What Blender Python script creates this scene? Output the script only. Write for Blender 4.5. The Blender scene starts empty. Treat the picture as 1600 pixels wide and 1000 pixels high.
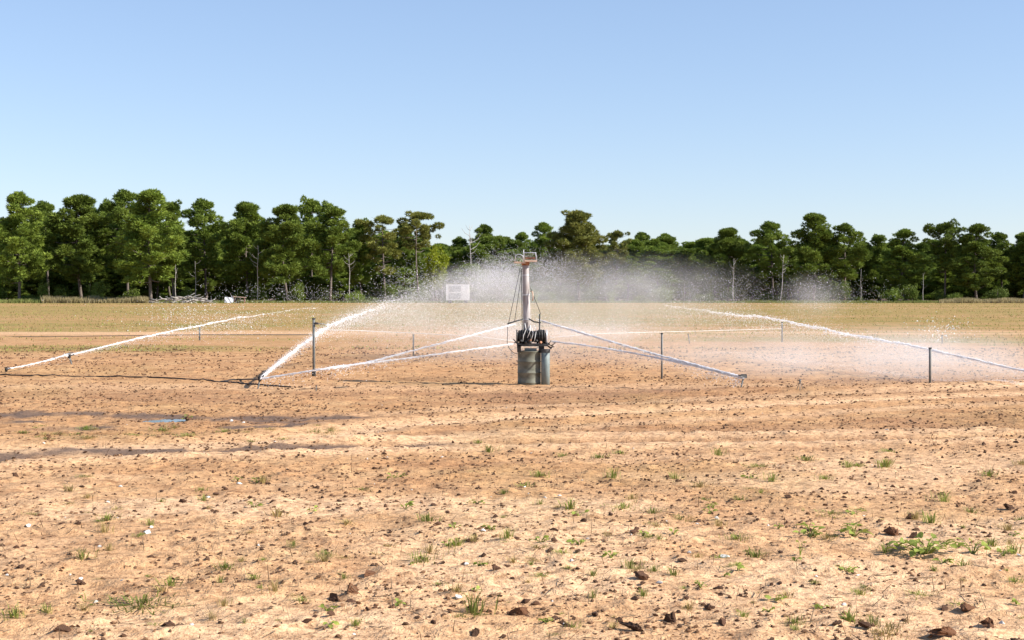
import bpy, math, random
import numpy as np
from mathutils import Vector, Matrix

# ------------------------------------------------------------------ camera, sky, sun, exposure
SC = bpy.context.scene
COL = SC.collection
F, CAMZ = 2222.0, 1.6                      # focal length in photo pixels (50 mm), eye height
TILT = math.atan(40.0 / F)                 # horizon 40 px above the middle of the photo
cam_d = bpy.data.cameras.new('camera'); cam_d.lens = 50.0; cam_d.sensor_width = 36.0
cam_d.clip_start = 0.1; cam_d.clip_end = 20000
cam = bpy.data.objects.new('camera', cam_d); COL.objects.link(cam)
cam.location = (0, 0, CAMZ); cam.rotation_euler = (math.pi / 2 - TILT, 0, 0)
SC.camera = cam

SUN_AZ, SUN_EL = math.radians(103), math.radians(34)     # clockwise from +Y (the view direction)
W = bpy.data.worlds.new('World'); SC.world = W; W.use_nodes = True
wn = W.node_tree; wn.nodes.clear()
sky = wn.nodes.new('ShaderNodeTexSky'); sky.sky_type = 'NISHITA'; sky.sun_disc = False
sky.sun_elevation = SUN_EL; sky.sun_rotation = SUN_AZ
sky.altitude = 0; sky.air_density = 1.0; sky.dust_density = 0.15; sky.ozone_density = 4.0
bgn = wn.nodes.new('ShaderNodeBackground'); bgn.inputs['Strength'].default_value = 0.099
wo = wn.nodes.new('ShaderNodeOutputWorld')
gm = wn.nodes.new('ShaderNodeGamma'); gm.inputs['Gamma'].default_value = 0.7
tn = wn.nodes.new('ShaderNodeMix'); tn.data_type = 'RGBA'; tn.blend_type = 'MULTIPLY'; tn.inputs[0].default_value = 1.0; tn.inputs[7].default_value = (1.42, 1.44, 1.60, 1)
wn.links.new(sky.outputs[0], gm.inputs[0]); wn.links.new(gm.outputs[0], tn.inputs[6])
wn.links.new(tn.outputs[2], bgn.inputs[0]); wn.links.new(bgn.outputs[0], wo.inputs[0])

sl = bpy.data.lights.new('sun', 'SUN'); sl.energy = 5.0; sl.angle = math.radians(0.53); sl.color = (1.0, 0.95, 0.87)
sun = bpy.data.objects.new('sun', sl); COL.objects.link(sun)
sdir = Vector((math.sin(SUN_AZ) * math.cos(SUN_EL), math.cos(SUN_AZ) * math.cos(SUN_EL), math.sin(SUN_EL)))
sun.rotation_euler = sdir.to_track_quat('Z', 'Y').to_euler(); sun.location = (40, -20, 40)

vs = SC.view_settings
vs.view_transform = 'Standard'; vs.look = 'None'; vs.gamma = 1.0; vs.use_curve_mapping = False; vs.exposure = 0.84
SC.render.engine = 'CYCLES'
cy = SC.cycles
cy.max_bounces = 6; cy.diffuse_bounces = 3; cy.glossy_bounces = 2; cy.transmission_bounces = 3
cy.transparent_max_bounces = 8; cy.volume_bounces = 1; cy.use_denoising = True
cy.volume_step_rate = 2.0; cy.volume_max_steps = 40; cy.sample_clamp_indirect = 6

rng = np.random.default_rng(11)
random.seed(11)

# ------------------------------------------------------------------ numeric helpers
def _hash(i, j, s):
    h = (i.astype(np.int64) * 374761393 + j.astype(np.int64) * 668265263 + s * 974634777) & 0xffffffff
    h = ((h ^ (h >> 13)) * 1274126177) & 0xffffffff
    h = h ^ (h >> 16)
    return (h & 0xffff) / 65535.0

def vnoise(x, y, s=0):
    x = np.asarray(x, float); y = np.asarray(y, float)
    xi = np.floor(x); yi = np.floor(y); fx = x - xi; fy = y - yi
    fx = fx * fx * (3 - 2 * fx); fy = fy * fy * (3 - 2 * fy)
    a = _hash(xi, yi, s); b = _hash(xi + 1, yi, s); c = _hash(xi, yi + 1, s); d = _hash(xi + 1, yi + 1, s)
    return (a + (b - a) * fx) * (1 - fy) + (c + (d - c) * fx) * fy

def fbm(x, y, s=0, o=3):
    v = 0; a = 0.5; t = 0
    for k in range(o):
        v = v + a * vnoise(x * 2 ** k, y * 2 ** k, s + 17 * k); t += a; a *= 0.5
    return v / t

def sst(a, b, x):
    t = np.clip((np.asarray(x, float) - a) / (b - a), 0, 1)
    return t * t * (3 - 2 * t)

CT, ST = math.cos(TILT), math.sin(TILT)
def ray(px, py):
    u, v = px - 800.0, 500.0 - py
    d = np.array([u, v * ST + F * CT, v * CT - F * ST])
    return d
def P(px, py, d):                       # the point at depth d (metres along +Y) seen at a photo pixel
    r = ray(px, py); return Vector(r * (d / r[1])) + Vector((0, 0, CAMZ))

def flatG(px, py):
    r = ray(px, py); t = -CAMZ / r[2]; return np.array([r[0] * t, r[1] * t])

def seg_dist(x, y, pts):                # distance to a polyline
    best = np.full(np.shape(x), 1e9)
    for (ax, ay), (bx, by) in zip(pts[:-1], pts[1:]):
        dx, dy = bx - ax, by - ay; L = dx * dx + dy * dy
        t = np.clip(((x - ax) * dx + (y - ay) * dy) / L, 0, 1)
        best = np.minimum(best, np.hypot(x - ax - t * dx, y - ay - t * dy))
    return best

RUT_A = [flatG(*p) for p in ((-260, 722), (0, 706), (300, 696), (480, 682), (600, 664), (800, 651), (1100, 639), (1450, 622), (1800, 610))]
RUT_B = [flatG(*p) for p in ((-260, 752), (0, 722), (250, 708), (500, 697), (750, 690), (1050, 686), (1600, 684))]
RIDGE = [flatG(*p) for p in ((900, 621), (1165, 613), (1450, 606), (1620, 600), (1900, 594))]
WET = [([flatG(*p) for p in ((-120, 655), (120, 651), (300, 655), (420, 656), (530, 655))], 0.5),
       ([flatG(*p) for p in ((-100, 665), (10, 664), (45, 664))], 0.32),
       ([flatG(*p) for p in ((95, 673), (140, 673))], 0.4),
       ([flatG(*p) for p in ((380, 668), (470, 665))], 0.3),
       ([flatG(*p) for p in ((-150, 736), (0, 722), (120, 714), (300, 706), (500, 698), (700, 692))], 0.3)]
PUDDLES = [(256, 658, 34, 3.4)]     # px, py, half width px, half height px
PUD = []
for (px, py, hw, hh) in PUDDLES:
    c = flatG(px, py); a = (flatG(px + hw, py)[0] - c[0]); b = abs(flatG(px, py - hh)[1] - flatG(px, py + hh)[1]) / 2
    PUD.append((c[0], c[1], a, b))

def H(x, y):
    x = np.asarray(x, float); y = np.asarray(y, float)
    near = 1 - sst(30, 70, y)
    h = 0.11 * sst(25.6, 31, y) - 0.11 * sst(60, 160, y)
    h = h + (fbm(x * 0.16 + 3, y * 0.22, 5, 2) - 0.5) * 0.10 * (1 - 0.7 * sst(10, 14, y) * 0) * near
    dA = seg_dist(x, y, RUT_A); dB = seg_dist(x, y, RUT_B); dR = seg_dist(x, y, RIDGE)
    h = h - 0.035 * np.exp(-(dA / 0.32) ** 2) + 0.03 * np.exp(-((dA - 0.65) / 0.25) ** 2)
    h = h - 0.03 * np.exp(-(dB / 0.25) ** 2) + 0.03 * np.exp(-((dB - 0.55) / 0.22) ** 2)
    h = h + 0.075 * np.exp(-(dR / 0.45) ** 2) * sst(1.0, 3.5, x)
    for (cx, cy_, a, b) in PUD:
        q = np.hypot((x - cx) / a, (y - cy_) / b)
        h = h - 0.035 * np.exp(-(q / 1.15) ** 4)
    return h

def Hm(x, y):                            # with the small relief of the tilled soil
    x = np.asarray(x, float); y = np.asarray(y, float)
    k = 1 - sst(22, 60, y)
    smooth = np.exp(-(seg_dist(x, y, RUT_A) / 0.5) ** 2) * 0.7
    m = (fbm(x * 2.2, y * 3.0, 31, 3) - 0.5) * 0.055 + np.maximum(fbm(x * 7, y * 9, 43, 2) - 0.5, 0) * 0.06
    m = m + np.maximum(vnoise(x * 19, y * 21, 51) - 0.62, 0) * 0.035
    for (cx, cy_, a, b) in PUD:
        m = m * (1 - np.exp(-(np.hypot((x - cx) / a, (y - cy_) / b) / 1.25) ** 6))
    return H(x, y) + m * k * (1 - smooth)

def G(px, py):                           # ground point seen at a photo pixel
    r = ray(px, py); t = -CAMZ / r[2]
    for _ in range(12):
        x, y = r[0] * t, r[1] * t
        t = (float(H(x, y)) - CAMZ) / r[2]
    return Vector((r[0] * t, r[1] * t, float(Hm(r[0] * t, r[1] * t))))

# ------------------------------------------------------------------ mesh helpers
def mesh_np(name, V, Fc, smooth=False):
    V = np.ascontiguousarray(V, dtype=np.float32); Fc = np.ascontiguousarray(Fc, dtype=np.int32)
    me = bpy.data.meshes.new(name); n, k = Fc.shape
    me.vertices.add(len(V)); me.vertices.foreach_set('co', V.ravel())
    me.loops.add(n * k); me.loops.foreach_set('vertex_index', Fc.ravel())
    me.polygons.add(n); me.polygons.foreach_set('loop_start', np.arange(0, n * k, k, dtype=np.int32))
    try: me.polygons.foreach_set('loop_total', np.full(n, k, dtype=np.int32))
    except Exception: pass
    me.polygons.foreach_set('use_smooth', np.full(n, smooth))
    me.update(calc_edges=True); me.validate()
    return me

class MB:
    def __init__(s): s.v = []; s.f = []
    def add(s, v, f):
        o = len(s.v); s.v += [tuple(p) for p in v]; s.f += [tuple(i + o for i in q) for q in f]; return s
    def box(s, c, h, rot=None):
        c = Vector(c); R = rot or Matrix.Identity(3)
        v = [c + R @ Vector((h[0] * i, h[1] * j, h[2] * k)) for i in (-1, 1) for j in (-1, 1) for k in (-1, 1)]
        return s.add(v, [(0, 1, 3, 2), (4, 6, 7, 5), (0, 4, 5, 1), (2, 3, 7, 6), (0, 2, 6, 4), (1, 5, 7, 3)])
    def tube(s, pts, r, n=8, cap=True):
        pts = [Vector(p) for p in pts]; m = len(pts)
        if not hasattr(r, '__len__'): r = [r] * m
        base = len(s.v); prev = None
        for i, p in enumerate(pts):
            t = (pts[min(i + 1, m - 1)] - pts[max(i - 1, 0)])
            t = t.normalized() if t.length > 1e-9 else Vector((0, 0, 1))
            if prev is None:
                a = Vector((0, 0, 1)) if abs(t.z) < 0.9 else Vector((1, 0, 0)); u = t.cross(a).normalized()
            else:
                u = prev - t * prev.dot(t); u = u.normalized() if u.length > 1e-6 else t.orthogonal().normalized()
            prev = u; w = t.cross(u)
            for k in range(n):
                a = 2 * math.pi * k / n; s.v.append(tuple(p + (u * math.cos(a) + w * math.sin(a)) * r[i]))
        for i in range(m - 1):
            for k in range(n):
                a, b = base + i * n + k, base + i * n + (k + 1) % n
                s.f.append((a, b, b + n, a + n))
        if cap:
            s.f.append(tuple(base + k for k in range(n))[::-1]); s.f.append(tuple(base + (m - 1) * n + k for k in range(n)))
        return s
    def mesh(s, name, smooth=False):
        me = bpy.data.meshes.new(name); me.from_pydata(s.v, [], s.f); me.update()
        if smooth: me.polygons.foreach_set('use_smooth', [True] * len(me.polygons))
        return me
    def build(s, name, mat, parent=None, smooth=False):
        return link(name, s.mesh(name, smooth), mat, parent)

def link(name, me, mat, parent=None):
    o = bpy.data.objects.new(name, me); COL.objects.link(o)
    if mat is not None and len(me.materials) == 0: me.materials.append(mat)
    if parent is not None: o.parent = parent
    return o
def tag(o, label=None, cat=None, group=None, kind=None):
    for k, v in (('label', label), ('category', cat), ('group', group), ('kind', kind)):
        if v: o[k] = v
    return o
def thing(name, label, cat, loc=(0, 0, 0), rz=0.0, group=None):
    o = bpy.data.objects.new(name, None); COL.objects.link(o); o.empty_display_size = 0.2
    o.location = loc; o.rotation_euler = (0, 0, rz)
    return tag(o, label, cat, group)
def copy_thing(src, loc, rz, scale, label=None, group=None):
    r = src.copy(); COL.objects.link(r); r.location = loc; r.rotation_euler = (0, 0, rz); r.scale = scale
    if label: r['label'] = label
    if group: r['group'] = group
    for ch in src.children:
        c = ch.copy(); COL.objects.link(c); c.parent = r
    return r

# ------------------------------------------------------------------ materials
def newmat(name):
    m = bpy.data.materials.new(name); m.use_nodes = True
    nt = m.node_tree; return m, nt, nt.nodes['Principled BSDF']
def rgb(c): return (c[0], c[1], c[2], 1)
def mat_var(name, c1, c2, scale=8.0, rough=0.9, bump=0.0, metal=0.0, detail=4, rand=0.0, stretch=None, spec=0.3, c3=None):
    m, nt, b = newmat(name); N, L = nt.nodes, nt.links
    tc = N.new('ShaderNodeTexCoord'); mp = N.new('ShaderNodeMapping'); L.new(tc.outputs['Object'], mp.inputs[0])
    if stretch: mp.inputs['Scale'].default_value = stretch
    no = N.new('ShaderNodeTexNoise'); no.inputs['Scale'].default_value = scale; no.inputs['Detail'].default_value = detail
    L.new(mp.outputs[0], no.inputs['Vector'])
    cr = N.new('ShaderNodeValToRGB'); cr.color_ramp.elements[0].position = 0.32; cr.color_ramp.elements[1].position = 0.68
    cr.color_ramp.elements[0].color = rgb(c1); cr.color_ramp.elements[1].color = rgb(c2)
    if c3:
        e = cr.color_ramp.elements.new(0.78); e.color = rgb(c3)
    L.new(no.outputs[0], cr.inputs[0]); out = cr.outputs[0]
    if rand:
        oi = N.new('ShaderNodeObjectInfo'); mr = N.new('ShaderNodeMapRange')
        mr.inputs['To Min'].default_value = 1 - rand; mr.inputs['To Max'].default_value = 1 + rand
        L.new(oi.outputs['Random'], mr.inputs[0])
        hs = N.new('ShaderNodeHueSaturation'); L.new(mr.outputs[0], hs.inputs['Value']); L.new(out, hs.inputs['Color']); out = hs.outputs[0]
    L.new(out, b.inputs['Base Color']); b.inputs['Roughness'].default_value = rough; b.inputs['Metallic'].default_value = metal
    b.inputs['Specular IOR Level'].default_value = spec
    if bump:
        bp = N.new('ShaderNodeBump'); bp.inputs['Strength'].default_value = bump; bp.inputs['Distance'].default_value = 0.02
        L.new(no.outputs[0], bp.inputs['Height']); L.new(bp.outputs[0], b.inputs['Normal'])
    return m
def mat_leaf(name, c1, c2, scale=0.6, transl=0.3, rand=0.15):
    m = mat_var(name, c1, c2, scale, rough=0.75, rand=rand, spec=0.25); nt = m.node_tree; N, L = nt.nodes, nt.links
    b = N['Principled BSDF']; src = b.inputs['Base Color'].links[0].from_socket
    tr = N.new('ShaderNodeBsdfTranslucent'); mx = N.new('ShaderNodeMixShader'); mx.inputs[0].default_value = transl
    L.new(src, tr.inputs[0]); L.new(b.outputs[0], mx.inputs[1]); L.new(tr.outputs[0], mx.inputs[2])
    L.new(mx.outputs[0], N['Material Output'].inputs['Surface'])
    return m

def mat_ground():
    m, nt, b = newmat('field_soil'); N, L = nt.nodes, nt.links
    at = N.new('ShaderNodeAttribute'); at.attribute_name = 'zones'
    sp = N.new('ShaderNodeSeparateColor'); L.new(at.outputs['Color'], sp.inputs[0])
    tc = N.new('ShaderNodeTexCoord')
    def noise(scale, detail=4, st=None, rough=0.55):
        n = N.new('ShaderNodeTexNoise'); n.inputs['Scale'].default_value = scale; n.inputs['Detail'].default_value = detail
        n.inputs['Roughness'].default_value = rough
        if st:
            mp = N.new('ShaderNodeMapping'); mp.inputs['Scale'].default_value = st
            L.new(tc.outputs['Object'], mp.inputs[0]); L.new(mp.outputs[0], n.inputs['Vector'])
        else: L.new(tc.outputs['Object'], n.inputs['Vector'])
        return n.outputs[0]
    def ramp(f, stops):
        r = N.new('ShaderNodeValToRGB'); e = r.color_ramp.elements
        e[0].position, e[0].color = stops[0][0], rgb(stops[0][1]); e[1].position, e[1].color = stops[-1][0], rgb(stops[-1][1])
        for p, c in stops[1:-1]:
            k = e.new(p); k.color = rgb(c)
        L.new(f, r.inputs[0]); return r.outputs[0]
    def mix(f, a, c, blend='MIX'):
        x = N.new('ShaderNodeMix'); x.data_type = 'RGBA'; x.blend_type = blend
        if isinstance(f, float): x.inputs[0].default_value = f
        else: L.new(f, x.inputs[0])
        L.new(a, x.inputs[6]); L.new(c, x.inputs[7]); return x.outputs[2]
    big = noise(0.9, 5, (1, 1.6, 1)); fine = noise(24, 5); speck = noise(75, 2); mid = noise(5.5, 5, (1, 1.3, 1), 0.65)
    soil = ramp(big, [(0.30, (0.41, 0.21, 0.092)), (0.52, (0.51, 0.285, 0.132)), (0.72, (0.58, 0.35, 0.17))])
    pale = ramp(fine, [(0.3, (0.62, 0.38, 0.21)), (0.7, (0.71, 0.465, 0.268))])
    brn = ramp(fine, [(0.3, (0.28, 0.14, 0.068)), (0.7, (0.38, 0.20, 0.098))])
    soil = mix(at.outputs['Alpha'], soil, brn)
    soil = mix(sp.outputs[2], soil, pale)
    crumbs = ramp(mid, [(0.36, (0.50, 0.44, 0.40)), (0.50, (0.95, 0.93, 0.91)), (0.7, (1.07, 1.07, 1.06))])
    soil = mix(0.75, soil, crumbs, 'MULTIPLY')
    grain = ramp(fine, [(0.33, (0.62, 0.57, 0.53)), (0.5, (1, 1, 1)), (0.7, (1.1, 1.1, 1.08))])
    soil = mix(0.9, soil, grain, 'MULTIPLY')
    gs = noise(2.2, 6, (0.5, 0.16, 1), 0.7)
    gcol = ramp(gs, [(0.30, (0.38, 0.215, 0.085)), (0.43, (0.32, 0.20, 0.062)), (0.56, (0.24, 0.185, 0.046)), (0.70, (0.15, 0.15, 0.034))])
    soil = mix(sp.outputs[0], soil, gcol)
    wet = ramp(fine, [(0.3, (0.085, 0.055, 0.042)), (0.7, (0.165, 0.105, 0.072))])
    soil = mix(sp.outputs[1], soil, wet)
    L.new(soil, b.inputs['Base Color'])
    mr = N.new('ShaderNodeMapRange'); mr.inputs['To Min'].default_value = 0.95; mr.inputs['To Max'].default_value = 0.8
    L.new(sp.outputs[1], mr.inputs[0]); L.new(mr.outputs[0], b.inputs['Roughness']); b.inputs['Specular IOR Level'].default_value = 0.25
    ad = N.new('ShaderNodeMath'); ad.operation = 'ADD'; L.new(fine, ad.inputs[0]); L.new(speck, ad.inputs[1])
    b1 = N.new('ShaderNodeBump'); b1.inputs['Strength'].default_value = 0.7; b1.inputs['Distance'].default_value = 0.012; L.new(ad.outputs[0], b1.inputs['Height'])
    b2 = N.new('ShaderNodeBump'); b2.inputs['Strength'].default_value = 0.8; b2.inputs['Distance'].default_value = 0.04
    L.new(mid, b2.inputs['Height']); L.new(b1.outputs[0], b2.inputs['Normal']); L.new(b2.outputs[0], b.inputs['Normal'])
    return m

M = {}
M['ground'] = mat_ground()
M['clod'] = mat_var('dark_clod_soil', (0.05, 0.025, 0.015), (0.13, 0.064, 0.034), 18, 0.95, 0.5, rand=0.3)
M['clod_red'] = mat_var('rusty_clod_soil', (0.10, 0.045, 0.022), (0.2, 0.09, 0.042), 14, 0.95, 0.5)
M['crumb'] = mat_var('soil_crumbs', (0.07, 0.036, 0.02), (0.2, 0.105, 0.052), 1.7, 0.95)
M['stone'] = mat_var('white_stone', (0.48, 0.45, 0.4), (0.68, 0.66, 0.62), 20, 0.8, 0.3)
M['grass'] = mat_leaf('tuft_blades', (0.17, 0.21, 0.04), (0.30, 0.31, 0.08), 6, 0.35, 0.25)
M['drygrass'] = mat_leaf('dry_blades', (0.30, 0.23, 0.085), (0.44, 0.34, 0.14), 3, 0.3, 0.2)
M['weed'] = mat_leaf('weed_leaves', (0.19, 0.26, 0.04), (0.36, 0.40, 0.09), 9, 0.35, 0.2)
M['twig'] = mat_var('dry_twig', (0.10, 0.065, 0.04), (0.24, 0.17, 0.10), 10, 0.9)
M['needle'] = mat_leaf('pine_needles', (0.095, 0.145, 0.02), (0.215, 0.27, 0.04), 0.35, 0.25, 0.2)
M['needle_olive'] = mat_leaf('olive_needles', (0.15, 0.165, 0.032), (0.24, 0.235, 0.055), 0.4, 0.25, 0.15)
M['bright'] = mat_leaf('yellow_green_leaves', (0.19, 0.24, 0.012), (0.30, 0.33, 0.02), 0.5, 0.35, 0.12)
M['shrub'] = mat_leaf('shrub_leaves', (0.10, 0.15, 0.02), (0.19, 0.24, 0.045), 0.6, 0.3, 0.3)
M['bark'] = mat_var('pine_bark', (0.08, 0.062, 0.052), (0.2, 0.165, 0.14), 2.5, 0.95, 0.5, stretch=(3, 3, 0.6))
M['deadwood'] = mat_var('dead_wood', (0.3, 0.27, 0.24), (0.5, 0.46, 0.42), 3, 0.9)
M['reed'] = mat_leaf('reed_blades', (0.26, 0.21, 0.09), (0.36, 0.3, 0.17), 0.5, 0.3, 0.1)
M['reedgreen'] = mat_leaf('green_reed_blades', (0.13, 0.17, 0.04), (0.24, 0.24, 0.08), 0.5, 0.3, 0.1)

def mat_water_white():
    m, nt, b = newmat('aerated_water'); b.inputs['Base Color'].default_value = (0.97, 0.97, 0.98, 1); b.inputs['Roughness'].default_value = 0.25
    N, L = nt.nodes, nt.links
    tr = N.new('ShaderNodeBsdfTranslucent'); tr.inputs[0].default_value = (0.97, 0.97, 0.98, 1)
    mx = N.new('ShaderNodeMixShader'); mx.inputs[0].default_value = 0.42
    L.new(b.outputs[0], mx.inputs[1]); L.new(tr.outputs[0], mx.inputs[2]); L.new(mx.outputs[0], N['Material Output'].inputs['Surface'])
    return m
M['water'] = mat_water_white()
def mat_mist(name, dens, nscale=0.9, power=1.5, lo=0.25, hi=0.75):
    m = bpy.data.materials.new(name); m.use_nodes = True; nt = m.node_tree; N, L = nt.nodes, nt.links; N.clear()
    out = N.new('ShaderNodeOutputMaterial'); pv = N.new('ShaderNodeVolumePrincipled')
    pv.inputs['Color'].default_value = (0.97, 0.97, 0.97, 1); pv.inputs['Anisotropy'].default_value = 0.1
    tc = N.new('ShaderNodeTexCoord'); ln = N.new('ShaderNodeVectorMath'); ln.operation = 'LENGTH'; L.new(tc.outputs['Object'], ln.inputs[0])
    mr = N.new('ShaderNodeMapRange'); mr.inputs['From Min'].default_value = 1.0; mr.inputs['From Max'].default_value = 0.0
    L.new(ln.outputs['Value'], mr.inputs[0])
    pw = N.new('ShaderNodeMath'); pw.operation = 'POWER'; pw.inputs[1].default_value = power; L.new(mr.outputs[0], pw.inputs[0])
    ge = N.new('ShaderNodeNewGeometry'); no = N.new('ShaderNodeTexNoise'); no.inputs['Scale'].default_value = nscale; no.inputs['Detail'].default_value = 3
    L.new(ge.outputs['Position'], no.inputs['Vector'])
    nr = N.new('ShaderNodeMapRange'); nr.inputs['From Min'].default_value = lo; nr.inputs['From Max'].default_value = hi; nr.clamp = True
    nr.inputs['To Min'].default_value = 0.1; nr.inputs['To Max'].default_value = 1.6
    L.new(no.outputs[0], nr.inputs[0])
    mu = N.new('ShaderNodeMath'); mu.operation = 'MULTIPLY'; L.new(pw.outputs[0], mu.inputs[0]); L.new(nr.outputs[0], mu.inputs[1])
    mu2 = N.new('ShaderNodeMath'); mu2.operation = 'MULTIPLY'; mu2.inputs[1].default_value = dens; L.new(mu.outputs[0], mu2.inputs[0])
    L.new(mu2.outputs[0], pv.inputs['Density']); L.new(pv.outputs[0], out.inputs['Volume'])
    return m
M['puddle'], _nt, _b = newmat('puddle_water'); _b.inputs['Base Color'].default_value = (0.05, 0.045, 0.04, 1); _b.inputs['Roughness'].default_value = 0.06
M['galv'] = mat_var('galvanised_steel', (0.45, 0.46, 0.48), (0.66, 0.67, 0.68), 9, 0.45, 0.1, metal=0.35, stretch=(1, 1, 0.5))
M['mast'] = mat_var('white_painted_mast', (0.22, 0.165, 0.14), (0.5, 0.49, 0.49), 7, 0.5, 0.15, stretch=(1, 1, 0.35), c3=(0.82, 0.82, 0.82))
M['rust'] = mat_var('rusty_steel', (0.2, 0.085, 0.045), (0.42, 0.22, 0.13), 22, 0.9, 0.3)
M['rustpale'] = mat_var('pale_rusty_tray', (0.5, 0.33, 0.23), (0.68, 0.52, 0.4), 20, 0.85, 0.2)
M['drum'] = mat_var('weathered_olive_drum', (0.095, 0.095, 0.07), (0.2, 0.2, 0.155), 6, 0.7, 0.25, c3=(0.3, 0.3, 0.22), stretch=(1, 1, 1.6))
M['pipe'] = mat_var('grey_green_pipe', (0.11, 0.14, 0.14), (0.22, 0.26, 0.25), 9, 0.55, 0.2, stretch=(1, 1, 0.6))
M['black'] = mat_var('black_rubber', (0.012, 0.012, 0.012), (0.035, 0.033, 0.03), 20, 0.6)
M['darksteel'] = mat_var('dark_steel', (0.035, 0.037, 0.038), (0.09, 0.09, 0.088), 15, 0.55, 0.1, metal=0.3)
M['stakegrey'] = mat_var('grey_stake_steel', (0.10, 0.11, 0.11), (0.2, 0.2, 0.19), 15, 0.6, 0.1, metal=0.2)
M['whiteplastic'] = mat_var('white_plastic', (0.7, 0.7, 0.68), (0.82, 0.82, 0.8), 15, 0.5)
M['paint'] = mat_var('white_paint', (0.6, 0.61, 0.62), (0.72, 0.72, 0.72), 1.2, 0.5)
M['greypanel'] = mat_var('grey_panel', (0.26, 0.27, 0.29), (0.36, 0.37, 0.39), 1.0, 0.6)

# ------------------------------------------------------------------ ground (one sheet to the horizon)
def build_ground():
    ys = [-40.0, -15.0, -4.0, 0.0, 2.0]; y = 3.4
    while y < 420:
        ys.append(y); y += 0.022 * (max(y, 4) / 6.5) ** 1.55 if y < 60 else 0.022 * (60 / 6.5) ** 1.55 * (y / 60) ** 1.8
    ys += [460, 600, 900, 1500, 3000, 6000, 9000]
    ys = np.array(ys)
    s = np.concatenate([[-60, -20, -6, -2.5, -1.2, -0.75, -0.55], np.linspace(-0.45, 0.45, 440), [0.55, 0.75, 1.2, 2.5, 6, 20, 60]])
    wid = np.maximum(ys, 0) + 5.0
    X = s[None, :] * wid[:, None]; Y = np.repeat(ys[:, None], len(s), 1)
    Z = Hm(X, Y)
    nr, nc = X.shape; idx = np.arange(nr * nc).reshape(nr, nc)
    Fc = np.stack([idx[:-1, :-1], idx[:-1, 1:], idx[1:, 1:], idx[1:, :-1]], -1).reshape(-1, 4)
    me = mesh_np('ground', np.stack([X, Y, Z], -1).reshape(-1, 3), Fc, True)
    # soil zones: red = grass cover, green = wet, blue = pale smooth sand
    streak = fbm(X * 0.05, Y * 0.28, 71, 3); patch = fbm(X * 0.5, Y * 0.35, 83, 3)
    gr = sst(38, 80, Y + 40 * (streak - 0.5)) * (0.72 + 0.28 * sst(0.3, 0.6, streak))
    gr = gr * (0.4 + 0.6 * sst(0.36, 0.6, fbm(X * 0.035, Y * 0.06, 171, 3)))
    gr = gr * (1 - 0.75 * np.exp(-((Y - 54 - 6 * (fbm(X * 0.04, Y * 0, 9, 2) - .5)) / 3.2) ** 2))
    gr = np.maximum(gr, 0.8 * sst(0.52, 0.66, streak) * sst(28, 36, Y) * sst(3, 9, np.abs(X + 1)))
    gr = np.maximum(gr, 0.14 * sst(0.6, 0.78, patch) * sst(7, 12, Y))
    wet = np.zeros_like(X)
    for pts, w in WET:
        d = seg_dist(X, Y, pts)
        wet = np.maximum(wet, np.exp(-(d / w) ** 2) * (0.5 + 0.6 * sst(0.35, 0.6, fbm(X * 2.2, Y * 2.6, 97, 3))))
    wet = 0.92 * sst(0.2, 0.8, wet + 0.75 * (fbm(X * 4, Y * 4, 197, 4) - 0.5) * sst(0.02, 0.2, wet))
    dA = seg_dist(X, Y, RUT_A); dB = seg_dist(X, Y, RUT_B)
    right = sst(-3.5, -1.0, X)
    pale = np.exp(-(dA / 0.5) ** 2) * (0.7 + 0.5 * right) + np.exp(-((dA - 1.5) / 0.3) ** 2) * 0.6 * right + np.exp(-((dB - 0.5) / 0.3) ** 2) * 0.85
    brown = np.exp(-((seg_dist(X, Y, RIDGE) - 0.9) / 1.3) ** 2) * 0.6 + 0.45 * sst(0.45, 0.65, fbm(X * 0.35, Y * 0.5, 151, 3)) * sst(14.2, 16, Y) * (1 - sst(23.4, 24.4, Y))
    brown = brown * (1 - np.exp(-(dA / 0.7) ** 2))
    wet = np.maximum(wet, 0.85 * sst(273, 277, Y))
    pale = pale + 0.75 * sst(0.46, 0.7, fbm(X * 0.55, Y * 0.75, 111, 3)) * (1 - sst(13.5, 15.5, Y))
    pale = pale + 0.35 * (1 - sst(9, 15, Y)) + 0.5 * np.exp(-((Y - 24.6) / 0.8) ** 2) + 0.8 * np.exp(-((Y - 55) / 3) ** 2)
    z = np.zeros((nr * nc, 4), np.float32); z[:, 3] = np.clip(brown, 0, 1).ravel()
    z[:, 0] = np.clip(gr, 0, 1).ravel(); z[:, 1] = np.clip(wet, 0, 0.95).ravel(); z[:, 2] = np.clip(pale, 0, 1).ravel()
    ca = me.color_attributes.new('zones', 'FLOAT_COLOR', 'POINT'); ca.data.foreach_set('color', z.ravel())
    o = link('ground', me, M['ground']); o['kind'] = 'structure'
    return o
build_ground()

for i, (cx, cy_, a, b) in enumerate(PUD):
    mb = MB(); n = 40; pts = []
    for k in range(n):
        t = 2 * math.pi * k / n
        rr = 1.0 + 0.18 * math.sin(2 * t + i) + 0.2 * (float(vnoise(k * 0.55, i * 3.1, 5)) - 0.5) + 0.14 * math.sin(5 * t + 2 * i)
        pts.append((cx + a * rr * math.cos(t), cy_ + b * rr * math.sin(t), 0))
    z = float(H(cx, cy_)) + 0.022
    mb.add([(p[0], p[1], z) for p in pts] + [(cx, cy_, z)], [(k, (k + 1) % n, n) for k in range(n)])
    tag(mb.build('puddle', M['puddle'], None, True), kind='structure')

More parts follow.
